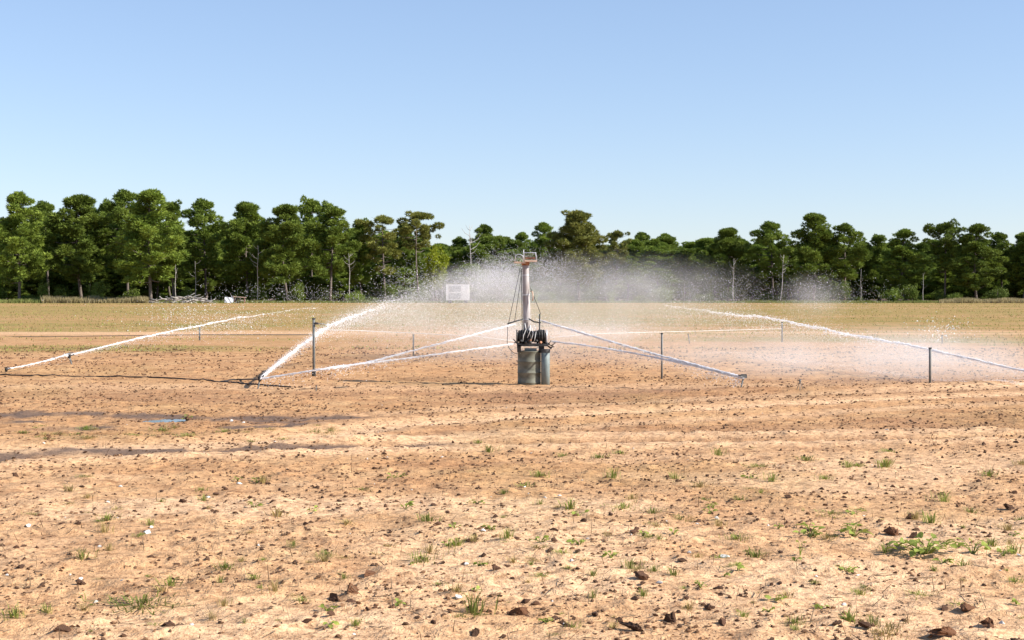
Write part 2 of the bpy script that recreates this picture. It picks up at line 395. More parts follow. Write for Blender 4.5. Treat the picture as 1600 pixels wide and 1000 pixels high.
# ------------------------------------------------------------------ trees
def leaf_faces(C, Nn, size, asp=0.36):
    n = len(C); Nn = Nn / (np.linalg.norm(Nn, axis=1, keepdims=True) + 1e-9)
    R = rng.normal(size=(n, 3)); T = np.cross(Nn, R); T /= (np.linalg.norm(T, axis=1, keepdims=True) + 1e-9); B = np.cross(Nn, T)
    s = size[:, None]
    V = np.stack([C - T * s, C - B * s * asp, C + T * s, C + B * s * asp], 1).reshape(-1, 3)
    return V, np.arange(n * 4).reshape(n, 4)

def clump_leaves(centers, radii, per, size, flat=0.74, jitter=0.5):
    Cs, Ns, Ss = [], [], []
    for c, r in zip(centers, radii):
        n = max(12, int(per * r * r)); d = rng.normal(size=(n, 3)); d /= np.linalg.norm(d, axis=1, keepdims=True)
        q = rng.uniform(0.45, 1.05, (n, 1)) ** 0.6; lump = 1 + 0.3 * np.sin(d[:, :1] * 5 + c[0]) * np.cos(d[:, 1:2] * 4 + c[1])
        p = d * q * r * lump * np.array([1, 1, flat])
        Cs.append(p + np.array(c)); Ns.append(d + rng.normal(size=(n, 3)) * jitter + np.array([0, 0, 0.3])); Ss.append(rng.uniform(0.6, 1.25, n) * size)
    return leaf_faces(np.concatenate(Cs), np.concatenate(Ns), np.concatenate(Ss))

def needle_tufts(centers, radii, per, size, flat=0.74):
    Bs, Ds, Ls = [], [], []
    for c, r in zip(centers, radii):
        n = max(20, int(per * r * r)); d = rng.normal(size=(n, 3)); d /= np.linalg.norm(d, axis=1, keepdims=True)
        q = rng.uniform(0.35, 1.0, (n, 1)) ** 0.55
        Bs.append(d * q * r * np.array([1, 1, flat]) + np.array(c)); Ds.append(d + rng.normal(size=(n, 3)) * 0.35 + np.array([0, 0, 0.35])); Ls.append(rng.uniform(0.6, 1.2, n) * size)
    B = np.concatenate(Bs); D = np.concatenate(Ds); L = np.concatenate(Ls)[:, None]; D /= np.linalg.norm(D, axis=1, keepdims=True)
    S = np.cross(D, rng.normal(size=D.shape)); S /= np.linalg.norm(S, axis=1, keepdims=True); n = len(B)
    V = np.stack([B - S * L * 0.2, B + S * L * 0.2, B + D * L], 1).reshape(-1, 3)
    return V, np.arange(n * 3).reshape(n, 3)

def make_pine(h=20.0, cb=0.3, R=4.6, nl=30, shape='round', per=430, lsize=0.5, clump=0.88, seed=0, mat='needle', sparse=0.0, lean=0.3):
    """template Empty with trunk (and its limbs) and crown; base at the origin"""
    rs = np.random.default_rng(seed); tr = MB()
    bend = [(rs.normal() * lean, rs.normal() * lean) for _ in range(2)]
    def axis(z):
        t = z / h; return Vector((bend[0][0] * t * t + bend[1][0] * math.sin(t * 3), bend[0][1] * t * t + bend[1][1] * math.sin(t * 3), z))
    zs = np.linspace(-0.4, h * 0.97, 12); tr.tube([axis(z) for z in zs], [0.21 * (1 - 0.86 * max(z, 0) / h) * h / 20 + 0.02 for z in zs], 7)
    cs, rr = [], []
    for i in range(nl):
        t = (i + rs.uniform(0, 0.9)) / nl; z = h * (cb + (0.97 - cb) * t)
        if shape == 'round': r = R * (0.08 + 0.92 * (1 - min(1, max(0, t - 0.25) / 0.76) ** 1.8)) * (0.7 + 0.3 * min(1, t / 0.3))
        elif shape == 'cone': r = R * (1.05 - 0.75 * t)
        elif shape == 'flat': r = R * (0.4 + 0.6 * sst(0.1, 0.6, t)) * (1 if t < 0.8 else 1 - 2.6 * (t - 0.8))
        else: r = R * (0.5 + 0.3 * math.sin(6 * t + seed))
        r = float(r) * rs.uniform(0.42, 1.12); az = i * 2.4 + rs.uniform(-0.5, 0.5); a0 = axis(z)
        up = rs.uniform(0.0, 0.35) + 0.12 * t
        tip = a0 + Vector((math.cos(az) * r, math.sin(az) * r, r * up * 0.75))
        mid = a0.lerp(tip, 0.5) + Vector((0, 0, -0.12 * r + rs.normal() * 0.15))
        w = 0.035 + 0.05 * (1 - t) * h / 20
        tr.tube([a0, mid, tip], [w * 1.3, w, w * 0.4], 4, False)
        if rs.uniform() < sparse: continue
        k = 1 + int(r / 1.45)
        for j in range(k):
            q = 1 - 0.6 * j / max(1, k) - rs.uniform(0, 0.12) * (j > 0)
            c = (mid.lerp(tip, (q - 0.5) * 2) if q > 0.5 else a0.lerp(mid, q * 2)) + Vector((rs.normal() * 0.5, rs.normal() * 0.5, rs.normal() * 0.25 + 0.2))
            cs.append(tuple(c)); rr.append(clump * rs.uniform(0.5, 1.12) * (0.8 if t > 0.9 else 1))
    tp = axis(h * 0.97); cs.append((tp.x, tp.y, h - 0.7)); rr.append(clump * 1.0)
    for k in range(7 if sparse < 0.2 else 3):
        q = rs.uniform(0.2, 0.85); az = k * 0.9 + rs.uniform(0, 0.5)
        cs.append((tp.x + math.cos(az) * q * 1.25, tp.y + math.sin(az) * q * 1.25, h - 0.9 - 0.55 * q * q + rs.normal() * 0.15)); rr.append(clump * 0.95)
    V, Fc = needle_tufts(cs, rr, per, lsize)
    t = thing('pine_tree', '', 'tree')
    link('trunk', tr.mesh('trunk', True), M['bark'], t); link('crown', mesh_np('crown', V, Fc), M[mat], t)
    t['h'] = h; t['R'] = R
    return t

def make_broad(h, R, seed, mat, nclump=40, clump=1.0, per=110, lsize=0.24, base=0.12, name='broadleaf_tree'):
    rs = np.random.default_rng(seed); tr = MB()
    tr.tube([(0, 0, -0.3), (0.05 * h / 6, 0, h * 0.3), (0, 0.02 * h, h * 0.8)], [0.02 * h, 0.016 * h, 0.005 * h], 6)
    cs, rr = [], []
    for i in range(nclump):
        u = rs.normal(size=3); u /= np.linalg.norm(u); q = rs.uniform(0.3, 0.95)
        zc = h * (base + 1) / 2; c = (u[0] * R * q, u[1] * R * q, zc + u[2] * (h * (1 - base) / 2 - clump * 0.5) * q)
        cs.append(c); rr.append(clump * rs.uniform(0.6, 1.15))
        if i % 3 == 0: tr.tube([(0, 0, max(0.05 * h, c[2] * 0.5)), ((c[0] * 0.5), c[1] * 0.5, c[2] * 0.8), c], [0.008 * h, 0.005 * h, 0.002 * h], 4, False)
    V, Fc = clump_leaves(cs, rr, per, lsize, 0.85, 0.8)
    t = thing(name, '', 'tree')
    link('trunk', tr.mesh('trunk', True), M['bark'], t); link('crown', mesh_np('crown', V, Fc), M[mat], t)
    t['h'] = h; t['R'] = R
    return t

def make_snag(h, seed, nb=9, name='dead_tree'):
    rs = np.random.default_rng(seed); tr = MB(); brs = []
    pts = [(0.012 * h * math.sin(k), 0.01 * h * math.cos(2 * k), h * k / 5 - 0.2 * (k == 0)) for k in range(6)]
    tr.tube(pts, [0.011 * h * (1 - 0.8 * k / 5) for k in range(6)], 6)
    for i in range(nb):
        z = h * rs.uniform(0.45, 0.98); az = rs.uniform(0, 6.28); l = h * rs.uniform(0.05, 0.16)
        d = Vector((math.cos(az), math.sin(az), 0.5)); a = Vector((0, 0, z))
        br = MB(); brs.append(br); br.tube([a, a + d * l * 0.6, a + d * l + Vector((0, 0, l * 0.3))], [0.004 * h, 0.003 * h, 0.0012 * h], 4, False)
    t = thing(name, '', 'tree')
    link('trunk', tr.mesh('trunk', True), M['deadwood'], t); [link('bare_branch', q.mesh('bare_branch'), M['deadwood'], t) for q in brs]
    t['h'] = h; t['R'] = 1.0
    return t

PROTO = {
    'A': make_pine(20, 0.18, 4.8, 50, 'round', seed=1),
    'B': make_pine(20, 0.22, 4.6, 46, 'round', seed=2, clump=1.0),
    'C': make_pine(20, 0.32, 4.4, 40, 'round', seed=3),
    'D': make_pine(20, 0.25, 4.9, 54, 'cone', seed=4),
    'E': make_pine(20, 0.38, 4.5, 36, 'flat', seed=5, sparse=0.1),
    'F': make_pine(20, 0.22, 4.2, 58, 'mixed', seed=6),
    'S': make_pine(20, 0.30, 4.2, 34, 'flat', seed=8, clump=0.8, sparse=0.35, mat='needle_olive', per=420),
    'T': make_pine(20, 0.55, 4.6, 22, 'flat', seed=9, clump=0.95, sparse=0.45, mat='needle_olive', per=420),
    'O': make_pine(20, 0.22, 5.4, 62, 'round', seed=10, clump=1.0, mat='needle_olive'),
    'K': make_pine(16, 0.08, 4.2, 48, 'cone', seed=12, clump=1.1),
    'Y': make_broad(9.0, 2.7, 20, 'bright', 46, 1.0),
    'Q': make_snag(14, 30, 10), 'Q2': make_snag(9, 31, 4),
    'h1': make_broad(3.0, 2.2, 40, 'shrub', 26, 0.75, 130, 0.17, 0.0, 'shrub'),
    'h2': make_broad(4.2, 1.9, 41, 'shrub', 26, 0.8, 120, 0.19, 0.0, 'shrub'),
    'h3': make_broad(2.2, 2.4, 42, 'shrub', 22, 0.65, 130, 0.16, 0.0, 'shrub'),
}
USED = set()
def plant(key, px, top, d, wpx=None, label='', group=None, cat=None, base=None, rz=None, lean=None):
    src = PROTO[key]; x = P(px, 470, d).x; z0 = float(H(x, d)); zt = P(px, top, d).z
    hz = (zt - z0) / src['h']; sx = (wpx / F * d / 2 / (src['R'] + 0.7)) if wpx else hz
    rz = random.uniform(0, 6.28) if rz is None else rz
    if key in USED:
        o = copy_thing(src, (x, d, z0), rz, (sx, sx, hz), label)
        if 'group' in o.keys() and not group: del o['group']
    else:
        USED.add(key); o = src; o.location = (x, d, z0); o.rotation_euler = (0, 0, rz); o.scale = (sx, sx, hz); o['label'] = label
    if group: o['group'] = group
    if cat: o['category'] = cat
    if lean: o.rotation_euler = (lean[0], lean[1], rz)
    return o

FRONT = [
 ('A', 30, 302, 268, 98, 'full tall pine with low right branches at the left end of the reeds'),
 ('C', 76, 316, 292, 74, 'narrow pine half hidden between two full pines over the reeds'),
 ('B', 128, 306, 276, 104, 'broad round-topped pine standing above the middle of the reed strip'),
 ('E', 166, 318, 300, 60, 'dark pine top squeezed beside the tallest twin pines'),
 ('C', 200, 298, 278, 84, 'slimmer of the tallest twin pines, behind the lone thick trunk'),
 ('A', 236, 298, 264, 116, 'tallest pine with a thick bare trunk beside the grey brush pile'),
 ('F', 272, 316, 282, 66, 'loose pine leaning its boughs over the grey brush pile'),
 ('C', 322, 312, 288, 78, 'pine with long bare pale trunk behind the brush pile'),
 ('B', 388, 317, 280, 92, 'dark rounded pine behind the red and white scrap'),
 ('B', 450, 321, 272, 92, 'wide dome-topped pine with straight grey trunk near the scrap heap'),
 ('E', 488, 312, 300, 60, 'small-headed pine peeping above two domed pines'),
 ('C', 516, 324, 276, 84, 'leafy pine with bare pale trunk, last of the tall left wood'),
 ('F', 566, 344, 284, 62, 'shorter light green pine at the end of the tall wood'),
 ('S', 602, 336, 280, 74, 'thin olive pine with many upswept bare limbs'),
 ('B', 634, 349, 300, 50, 'dark small pine between the olive pine and the flat-topped one'),
 ('T', 655, 332, 284, 72, 'sparse flat-topped olive pine with a bare slender trunk'),
 ('F', 716, 372, 330, 60, 'low dark pine right of the yellow-green tree'),
 ('A', 757, 352, 330, 66, 'small pointed pine left of the mast behind the white trailer'),
 ('A', 788, 371, 340, 70, 'low dark pine just left of the mast top'),
 ('A', 815, 364, 335, 52, 'narrow dark pine directly behind the mast top'),
 ('A', 850, 349, 310, 66, 'compact dark pine right of the mast top'),
 ('O', 905, 330, 285, 104, 'large broad olive tree right of the mast, widest crown there'),
 ('S', 961, 360, 300, 50, 'hazy olive pine with curled bare top beside the broad olive tree'),
 ('A', 1003, 364, 340, 62, 'small pine seen through mist, right of the curled olive pine'),
 ('A', 1040, 366, 345, 60, 'second small pine seen through mist in the low gap'),
 ('F', 1088, 378, 345, 70, 'lowest pine in the gap of the wood, veiled by mist'),
 ('B', 1137, 357, 290, 78, 'bushy pine at the right side of the low gap'),
 ('C', 1208, 347, 284, 72, 'upright pine left of the tallest pine of the right wood'),
 ('B', 1271, 334, 276, 82, 'tallest round-headed pine of the right wood'),
 ('C', 1320, 351, 278, 74, 'pine with bright bare trunk beside the tallest right pine'),
 ('F', 1372, 368, 296, 56, 'shorter pine between two round pines of the right wood'),
 ('A', 1412, 359, 282, 74, 'dark domed pine with drooping lower boughs above the green shrubs'),
 ('E', 1476, 348, 280, 66, 'pine with flat umbrella top above the reeds of the right wood'),
 ('A', 1526, 351, 276, 84, 'broad pine with tiered boughs and straight trunk in the right reeds'),
 ('C', 1566, 364, 288, 56, 'pine right of the broad tiered pine, behind the bright shrub'),
 ('B', 1598, 364, 284, 62, 'pine at the far end of the right wood'),
]
for key, px, top, d, w, lab in FRONT:
    plant(key, px, top, d, w * 1.2, lab)
plant('Y', 681, 378, 272, 52, 'bright yellow-green leafy tree left of the white trailer')
for px, top, key in ((-60, 305, 'A'), (-25, 318, 'B'), (1640, 358, 'C'), (1690, 350, 'B')):
    plant(key, px, top, 280, 90, 'tall pine where the wood runs on past the field', 'pines beyond the ends of the wood')
SHORT = [(30, 'full pine left of the reeds'), (128, 'broad round-topped pine by the reeds'), (236, 'tallest pine by the brush pile'), (322, 'pine behind the brush pile'), (388, 'dark rounded pine by the scrap'),
         (450, 'wide dome-topped pine'), (516, 'last pine of the tall wood'), (602, 'thin upswept olive pine'), (655, 'sparse flat-topped olive pine'), (715, 'white box trailer'), (757, 'small pointed pine'), (822, 'mast of the tower'), (905, 'broad olive tree'),
         (961, 'curled olive pine'), (1040, 'small pines of the low gap'), (1137, 'bushy pine of the low gap'), (1208, 'upright pine with the leaning dead tree'), (1271, 'tallest right-hand pine'), (1320, 'bright-trunked right-hand pine'), (1412, 'dark domed pine'),
         (1476, 'umbrella-topped pine'), (1526, 'broad tiered pine'), (1566, 'pine beside the broad tiered pine'), (1610, 'pine at the far end of the wood')]
def front_name(px): return min(SHORT, key=lambda q: abs(q[0] - px))[1]
BACK = ['A', 'B', 'D', 'F', 'K', 'C']
for i in range(190):
    px = -110 + 1830 * ((i * 0.618) % 1.0); d = 296 + 100 * random.random()
    lim = np.interp(px, [-100, 0, 500, 560, 640, 720, 1100, 1200, 1600, 1750], [348, 348, 352, 358, 368, 382, 384, 378, 378, 374])
    plant(random.choice(BACK), px, lim + (random.uniform(-4, 12) if i % 2 else random.uniform(4, 36)), d, random.uniform(64, 98), 'dark pine of the back rows, behind the ' + front_name(px), 'back rows of pines')
for i in range(44):
    px = 690 + 520 * ((i * 0.618 + 0.1) % 1.0); d = random.uniform(300, 345)
    plant(random.choice(['A', 'F', 'K', 'B']), px, random.uniform(370, 392), d, random.uniform(62, 96), 'dark pine of the back rows, behind the ' + front_name(px), 'back rows of pines')
for i in range(75):
    px = -90 + 1790 * ((i * 0.618 + 0.3) % 1.0); d = random.uniform(283, 325)
    plant('K', px, random.uniform(405, 440), d, random.uniform(50, 80), 'low young pine near the ' + front_name(px), 'young pines under the wood')
for i in range(46):
    px = -60 + 1720 * (i + random.random()) / 46; d = random.uniform(276, 284)
    plant(random.choice(['h1', 'h2', 'h3']), px, random.uniform(440, 462), d, random.uniform(26, 50), 'low dark shrub by the ' + front_name(px), 'shrubs along the foot of the wood', 'shrub')
for key, px, top, w, lab in (
    ('h2', 1312, 434, 44, 'pale green rounded shrub in front of the tallest right pines'),
    ('h1', 1395, 446, 60, 'spreading green shrub below the dark domed pine'),
    ('h2', 1425, 440, 40, 'upright green shrub below the dark domed pine'),
    ('h2', 1558, 447, 56, 'bright green shrub standing in the right-hand reeds'),
    ('h1', 1490, 455, 34, 'small light green shrub at the left end of the right-hand reeds'),
    ('h1', 152, 432, 46, 'large green shrub behind the reed strip, under the broad pine'),
    ('h2', 70, 436, 26, 'bright narrow shrub behind the reed strip beside the full pine'),
    ('h1', 465, 436, 46, 'light green shrub between two pale trunks near the scrap heap'),
    ('h3', 555, 452, 50, 'low green shrub left of the spray, at the wood corner'),
    ('h2', 610, 440, 36, 'green sapling shrub under the thin olive pine'),
    ('h1', 1040, 446, 44, 'pale green shrub veiled by mist in the low gap')):
    plant(key, px, top, 270, w, lab, cat='shrub')
for px, top, d, lab in ((735, 352, 300, 'bare grey dead tree rising left of the small pointed pine'), (1146, 404, 272, 'thin pale dead tree seen through the right-hand mist'),
                        (1219, 398, 272, 'pale leaning dead tree in front of the upright pine'), (403, 384, 270, 'thin bare pale tree in front of the dark rounded pine'),
                        (546, 396, 270, 'bare pale tree by the shorter light green pine')):
    plant('Q', px, top, d, None, lab, lean=(0, 0.08 if px == 1219 else 0.0))
for px, top, d, lab in ((1442, 425, 272, 'broken dead trunk leaning beside the green shrubs'), (1069, 440, 272, 'short white dead stem in the low gap'),
                        (305, 408, 274, 'short bare trunk behind the brush pile'), (275, 400, 274, 'pale bare trunk rising above the brush pile'), (1345, 420, 272, 'pale bare trunk among the shrubs of the right wood')):
    plant('Q2', px, top, d, None, lab, lean=(0, -0.3 if px == 1442 else 0.02))

# reeds and rank grass at the wood's edge
def reed_strip(x0, x1, d0, d1, n, hmax, mat, label, name='tall_dry_grass'):
    px = rng.uniform(x0, x1, n); d = rng.uniform(d0, d1, n); X = (px - 800) / F * d; Z = H(X, d)
    hh = hmax * rng.uniform(0.45, 1.1, n) * (0.45 + 0.85 * fbm(X * 0.4, d * 0.2, 3, 3)); lean = rng.normal(0, 0.16, (n, 2)) * hh[:, None]; a = rng.uniform(0, 3.14, n)
    w = rng.uniform(0.05, 0.11, n); dx = np.cos(a) * w; dy = np.sin(a) * w
    V = np.stack([np.stack([X - dx, d - dy, Z], 1), np.stack([X + dx, d + dy, Z], 1), np.stack([X + lean[:, 0], d + lean[:, 1], Z + hh], 1)], 1).reshape(-1, 3)
    tag(link(name, mesh_np(name, V, np.arange(n * 3).reshape(n, 3)), M[mat]), label, 'grass', None, 'stuff')
reed_strip(66, 232, 258, 270, 9000, 1.35, 'reed', 'strip of tall straw-coloured reeds below the broad round-topped pine')
reed_strip(-60, 66, 262, 270, 4000, 0.9, 'reedgreen', 'rank green grass under the full tall pine left of the reeds')
reed_strip(1468, 1680, 260, 270, 10000, 1.0, 'reed', 'strip of dry buff reeds along the foot of the right wood')
reed_strip(232, 1468, 266, 272, 22000, 0.6, 'reedgreen', 'low rank grass along the edge of the wood behind the spray')

# ------------------------------------------------------------------ far field grass (nobody could count it)
def field_grass():
    n = 80000
    d = 30 + 235 * rng.uniform(0, 1, n) ** 1.5; X = rng.uniform(-0.42, 0.42, n) * d
    streak = fbm(X * 0.05, d * 0.28, 71, 3)
    dens = sst(38, 90, d + 40 * (streak - 0.5)) * (1 - 0.85 * np.exp(-((d - 54) / 3.2) ** 2)) + 0.8 * sst(0.54, 0.66, streak) * sst(28, 36, d)
    keep = rng.uniform(0, 1, n) < dens * (0.25 + 1.2 * sst(0.4, 0.7, fbm(X * 0.3, d * 0.15, 19, 3))); X, d = X[keep], d[keep]; n = len(X)
    Z = H(X, d); hh = rng.uniform(0.03, 0.085, n) * (0.7 + d / 240); a = rng.uniform(0, 3.14, n); w = hh * rng.uniform(0.25, 0.5, n)
    ln = rng.normal(0, 0.35, (n, 2)) * hh[:, None]; dx, dy = np.cos(a) * w, np.sin(a) * w
    V = np.stack([np.stack([X - dx, d - dy, Z - .01], 1), np.stack([X + dx, d + dy, Z - .01], 1), np.stack([X + ln[:, 0], d + ln[:, 1], Z + hh], 1)], 1).reshape(-1, 3)
    Fc = np.arange(n * 3).reshape(n, 3); g = rng.uniform(0, 1, n) < 0.3
    tag(link('field_grass', mesh_np('field_grass', V, Fc[g]), M['grass']), 'thin green grass scattered over the far side of the field', 'grass', None, 'stuff')
    tag(link('field_stubble', mesh_np('field_stubble', V, Fc[~g]), M['drygrass']), 'straw-coloured stubble covering the far side of the field', 'stubble', None, 'stuff')
field_grass()

# ------------------------------------------------------------------ brush pile, scrap, trailer at the wood's edge
def brush_pile():
    c = P(285, 470, 262); c.z = float(H(c.x, 262))
    t = thing('brush_pile', 'long heap of grey sawn branches at the edge of the wood', 'brush pile', c)
    rs = np.random.default_rng(5); r0 = 13.0 / 2
    for i in range(80):
        m = MB(); x = rs.uniform(-r0, r0) * 0.9; hh = 1.25 * (1 - (abs(x) / r0) ** 2) + 0.1
        z = rs.uniform(0.05, hh); l = rs.uniform(0.8, 2.2); az = rs.uniform(-0.7, 0.7); el = rs.normal() * 0.3; y = rs.uniform(-1.0, 1.0)
        dv = Vector((math.cos(az), math.sin(az), el)) * l; a = Vector((x, y, z)) - dv / 2; a.z = max(a.z, 0.03)
        b = a + dv; b.z = max(b.z, 0.04); md = (a + b) / 2 + Vector((0, 0, rs.normal() * 0.12))
        w = rs.uniform(0.04, 0.13); m.tube([a, md, b], [w, w * 0.8, w * 0.5], 5); m.build('branch', M['deadwood'], t, True)
brush_pile()
def scrap():
    c = P(366, 470, 262); c.z = float(H(c.x, 262))
    t = thing('reddish_board', 'faded red plank lying on top of the dark scrap heap', 'plank', (c.x + 1.0, 262, c.z))
    m = MB(); m.box((0, 0, 1.12), (1.2, 0.25, 0.06), Matrix.Rotation(0.08, 3, 'Y')); m.build('plank', M['rustpale'], t)
    m = MB(); m.box((0.9, 0.1, 0.53), (0.07, 0.1, 0.53)); m.box((-0.9, 0.1, 0.55), (0.07, 0.1, 0.55)); m.build('prop', M['rust'], t)
    t = thing('white_sheet', 'crumpled white sheet leaning on the scrap heap', 'sheet', (c.x - 0.9, 261.4, c.z))
    m = MB(); n = 6
    v = [(-0.8 + 1.6 * i / n, 0.5 * j / n + 0.08 * math.sin(i * 2 + j), 0.02 + 1.0 * j / n + 0.05 * math.cos(i + 2 * j) + 0.07) for j in range(n + 1) for i in range(n + 1)]
    m.add(v, [(j * (n + 1) + i, j * (n + 1) + i + 1, (j + 1) * (n + 1) + i + 1, (j + 1) * (n + 1) + i) for j in range(n) for i in range(n)])
    o = m.build('sheet', M['paint'], t); sm = o.modifiers.new('thick', 'SOLIDIFY'); sm.thickness = 0.03
    t = thing('scrap_heap', 'dark heap of broken scrap wood beside the grey brush pile', 'scrap heap', (c.x - 0.4, 262.6, c.z))
    rs = np.random.default_rng(9)
    for i in range(26):
        m = MB(); p = Vector((rs.normal() * 0.9, rs.normal() * 0.4, rs.uniform(0.08, 0.8))); R = Matrix.Rotation(rs.uniform(0, 3), 3, 'Z') @ Matrix.Rotation(rs.normal() * 0.5, 3, 'Y')
        m.box(p, (rs.uniform(0.2, 0.7), rs.uniform(0.03, 0.1), 0.03), R); m.build('broken_board', M['darksteel'] if i % 3 else M['deadwood'], t)
scrap()
def trailer():
    d = 255.0; c = P(715, 470, d); z = float(H(c.x, d))
    t = thing('box_trailer', 'white box trailer with grey side panels parked by the wood', 'trailer', (c.x, d, z))
    s = d / F; w, h = 36 * s, 24 * s; z0 = 0.55
    b = MB(); b.box((0, 1.1, z0 + h / 2), (w / 2, 1.1, h / 2)); b.build('body', M['paint'], t)
    for (x0, x1, y0, y1, mt) in ((-0.36, 0.14, 0.10, 0.46, 'greypanel'), (-0.36, -0.12, 0.54, 0.93, 'greypanel'), (-0.10, 0.14, 0.54, 0.93, 'greypanel')):
        m = MB(); m.box((w * (x0 + x1) / 2, -0.02, z0 + h * (y0 + y1) / 2), (w * (x1 - x0) / 2, 0.03, h * (y1 - y0) / 2)); m.build('side_panel', M[mt], t)
    m = MB(); m.box((w * 0.33, -0.025, z0 + h * 0.52), (w * 0.14, 0.035, h * 0.44)); m.build('door', M['paint'], t)
    m = MB(); m.box((0, 1.1, z0 + h + 0.05), (w / 2 + 0.05, 1.15, 0.05)); m.build('roof', M['paint'], t)
    for x in (-0.35, 0.35):
        for y in (0.1, 2.0):
            m = MB(); m.tube([(x * w, y, 0.36), (x * w, y + 0.2, 0.36)], 0.36, 16); m.build('wheel', M['black'], t)
    m = MB(); m.tube([(w / 2 - 0.1, 1.1, z0 + 0.05), (w / 2 + 1.1, 1.1, z0 - 0.1)], 0.06, 6); m.build('tow_bar', M['stakegrey'], t)
trailer()

# ------------------------------------------------------------------ the irrigation tower
PV = G(830, 601); PD = PV.y; PX = PD / F          # metres per photo pixel there
def L_(px, py, dy=0.0):                            # local point on the tower from a photo pixel
    p = P(px, py, PD + dy); return Vector((p.x - PV.x, dy, p.z - PV.z))
def disc_tube(m, a, b, r, n=24): return m.tube([a, b], r, n)
def tower():
    t = thing('irrigation_tower', 'irrigation standpipe tower with rusty top tray standing on an olive drum', 'irrigation tower', PV)
    # drum: shell with rolled rims, open top
    cx = L_(827, 600).x; r = 0.208; z1 = L_(827, 548).z
    m = MB(); prof = [(r, -0.05), (r, 0.02), (r + 0.008, 0.03), (r, 0.04), (r, z1 * 0.33), (r + 0.011, z1 * 0.35), (r, z1 * 0.37), (r, z1 * 0.66), (r + 0.011, z1 * 0.68), (r, z1 * 0.70), (r, z1 - 0.02), (r + 0.01, z1 - 0.01), (r + 0.008, z1), (r - 0.012, z1), (r - 0.012, z1 - 0.1)]
    n = 40; v = [(cx + q[0] * math.cos(6.28319 * k / n), q[0] * math.sin(6.28319 * k / n), q[1]) for q in prof for k in range(n)]
    f = [(i * n + k, i * n + (k + 1) % n, (i + 1) * n + (k + 1) % n, (i + 1) * n + k) for i in range(len(prof) - 1) for k in range(n)]
    m.add(v, f); m.build('drum', M['drum'], t, True)
    m = MB(); disc_tube(m, (cx, 0, z1 - 0.085), (cx, 0, z1 - 0.07), r - 0.012, 40); m.build('drum_lid', M['drum'], t)
    # side pipe
    px = L_(852, 600).x; zp = L_(852, 546).z
    m = MB(); m.tube([(px, -0.14, -0.05), (px, -0.14, zp * 0.5), (px, -0.14, zp)], 0.078, 24); o = m.build('side_pipe', M['pipe'], t, True)
    m = MB(); m.tube([(px, -0.14, zp - 0.05), (px, -0.14, zp + 0.012)], 0.086, 24); m.build('collar', M['darksteel'], o, False)
    # black frame between drum and reel
    zf = L_(0, 540).z
    m = MB(); m.box((L_(811, 0).x, -0.12, (z1 + zf) / 2), (0.035, 0.05, (zf - z1) / 2 + 0.02)); m.build('bracket', M['black'], t)
    m = MB(); m.box((L_(846, 0).x, -0.1, (z1 + zf) / 2), (0.05, 0.05, (zf - z1) / 2 + 0.03)); m.build('bracket', M['black'], t)
    m = MB(); m.box((L_(811, 0).x, 0.14, (z1 + zf) / 2), (0.03, 0.04, (zf - z1) / 2 + 0.02)); m.build('bracket', M['black'], t)
    m = MB(); m.box((L_(832, 0).x, 0, zf + 0.015), (0.28, 0.17, 0.022)); m.build('base_plate', M['darksteel'], t)
    m = MB(); m.box((L_(829, 0).x, -0.1, z1 + 0.03), (0.11, 0.03, 0.02)); m.build('cross_bar', M['pipe'], t)
    # hose reel: coils of black hose on a horizontal axis
    zr = L_(0, 526).z; x0, x1 = L_(808, 0).x, L_(855, 0).x
    m = MB(); pts = []; turns = 11
    for k in range(turns * 18 + 1):
        a = 2 * math.pi * k / 18; q = k / (turns * 18); rr = 0.10 + 0.016 * math.sin(q * 9) + 0.006 * math.sin(a * 3.1)
        pts.append((x0 + 0.03 + (x1 - x0 - 0.06) * q, rr * math.cos(a) - 0.02, zr + rr * math.sin(a)))
    m.tube(pts, 0.022, 6); m.build('hose_coil', M['black'], t, True)
    m = MB(); m.tube([(x0, -0.02, zr), (x1, -0.02, zr)], 0.075, 16); m.build('reel_core', M['black'], t)
    for x, mt in ((x0 - 0.005, 'darksteel'), (x1 - 0.01, 'galv')):
        m = MB(); ring = [(x, 0.118 * math.cos(2 * math.pi * k / 24) - 0.02, zr + 0.118 * math.sin(2 * math.pi * k / 24)) for k in range(25)]
        m.tube(ring, 0.013, 6)
        for k in range(4): m.tube([(x, -0.02, zr), ring[k * 6 + 3]], 0.009, 5)
        m.build('reel_rim', M[mt], t, True)
    # ragged fittings and pipe stubs under the reel
    rs = np.random.default_rng(3)
    for i in range(7):
        m = MB(); x = L_(rs.uniform(812, 848), 0).x; z = L_(0, rs.uniform(531, 538)).z; y = -0.13 - rs.uniform(0, 0.05)
        m.tube([(x, y, z), (x + rs.uniform(-0.03, 0.03), y - 0.02, z + rs.uniform(0.01, 0.04))], rs.uniform(0.015, 0.028), 8); m.build('fitting', M['rust'] if i % 3 == 1 else M['darksteel'], t)
    for (a, b, c) in (((852, 536), (862, 540), (868, 535)), ((853, 538), (860, 543), (866, 541)), ((852, 534), (858, 537), (861, 532)), ((855, 540), (861, 545), (864, 538)),
                      ((812, 533), (806, 534), (802, 530)), ((812, 536), (806, 535), (803, 536))):
        m = MB(); m.tube([L_(*a, -0.06), L_(*b, -0.1), L_(*c, -0.12)], [0.011, 0.011, 0.008], 6); m.build('pipe_stub', M['darksteel'], t, True)
    # mast
    zb, zt = L_(0, 540).z, L_(0, 412).z; xb, xt = L_(824.3, 0).x, L_(821, 0).x
    m = MB(); k = 12
    m.tube([(xb + (xt - xb) * i / k, 0.03, zb + (zt - zb) * i / k) for i in range(k + 1)], [0.074 - 0.018 * i / k for i in range(k + 1)], 28); mast = m.build('mast', M['mast'], t, True)
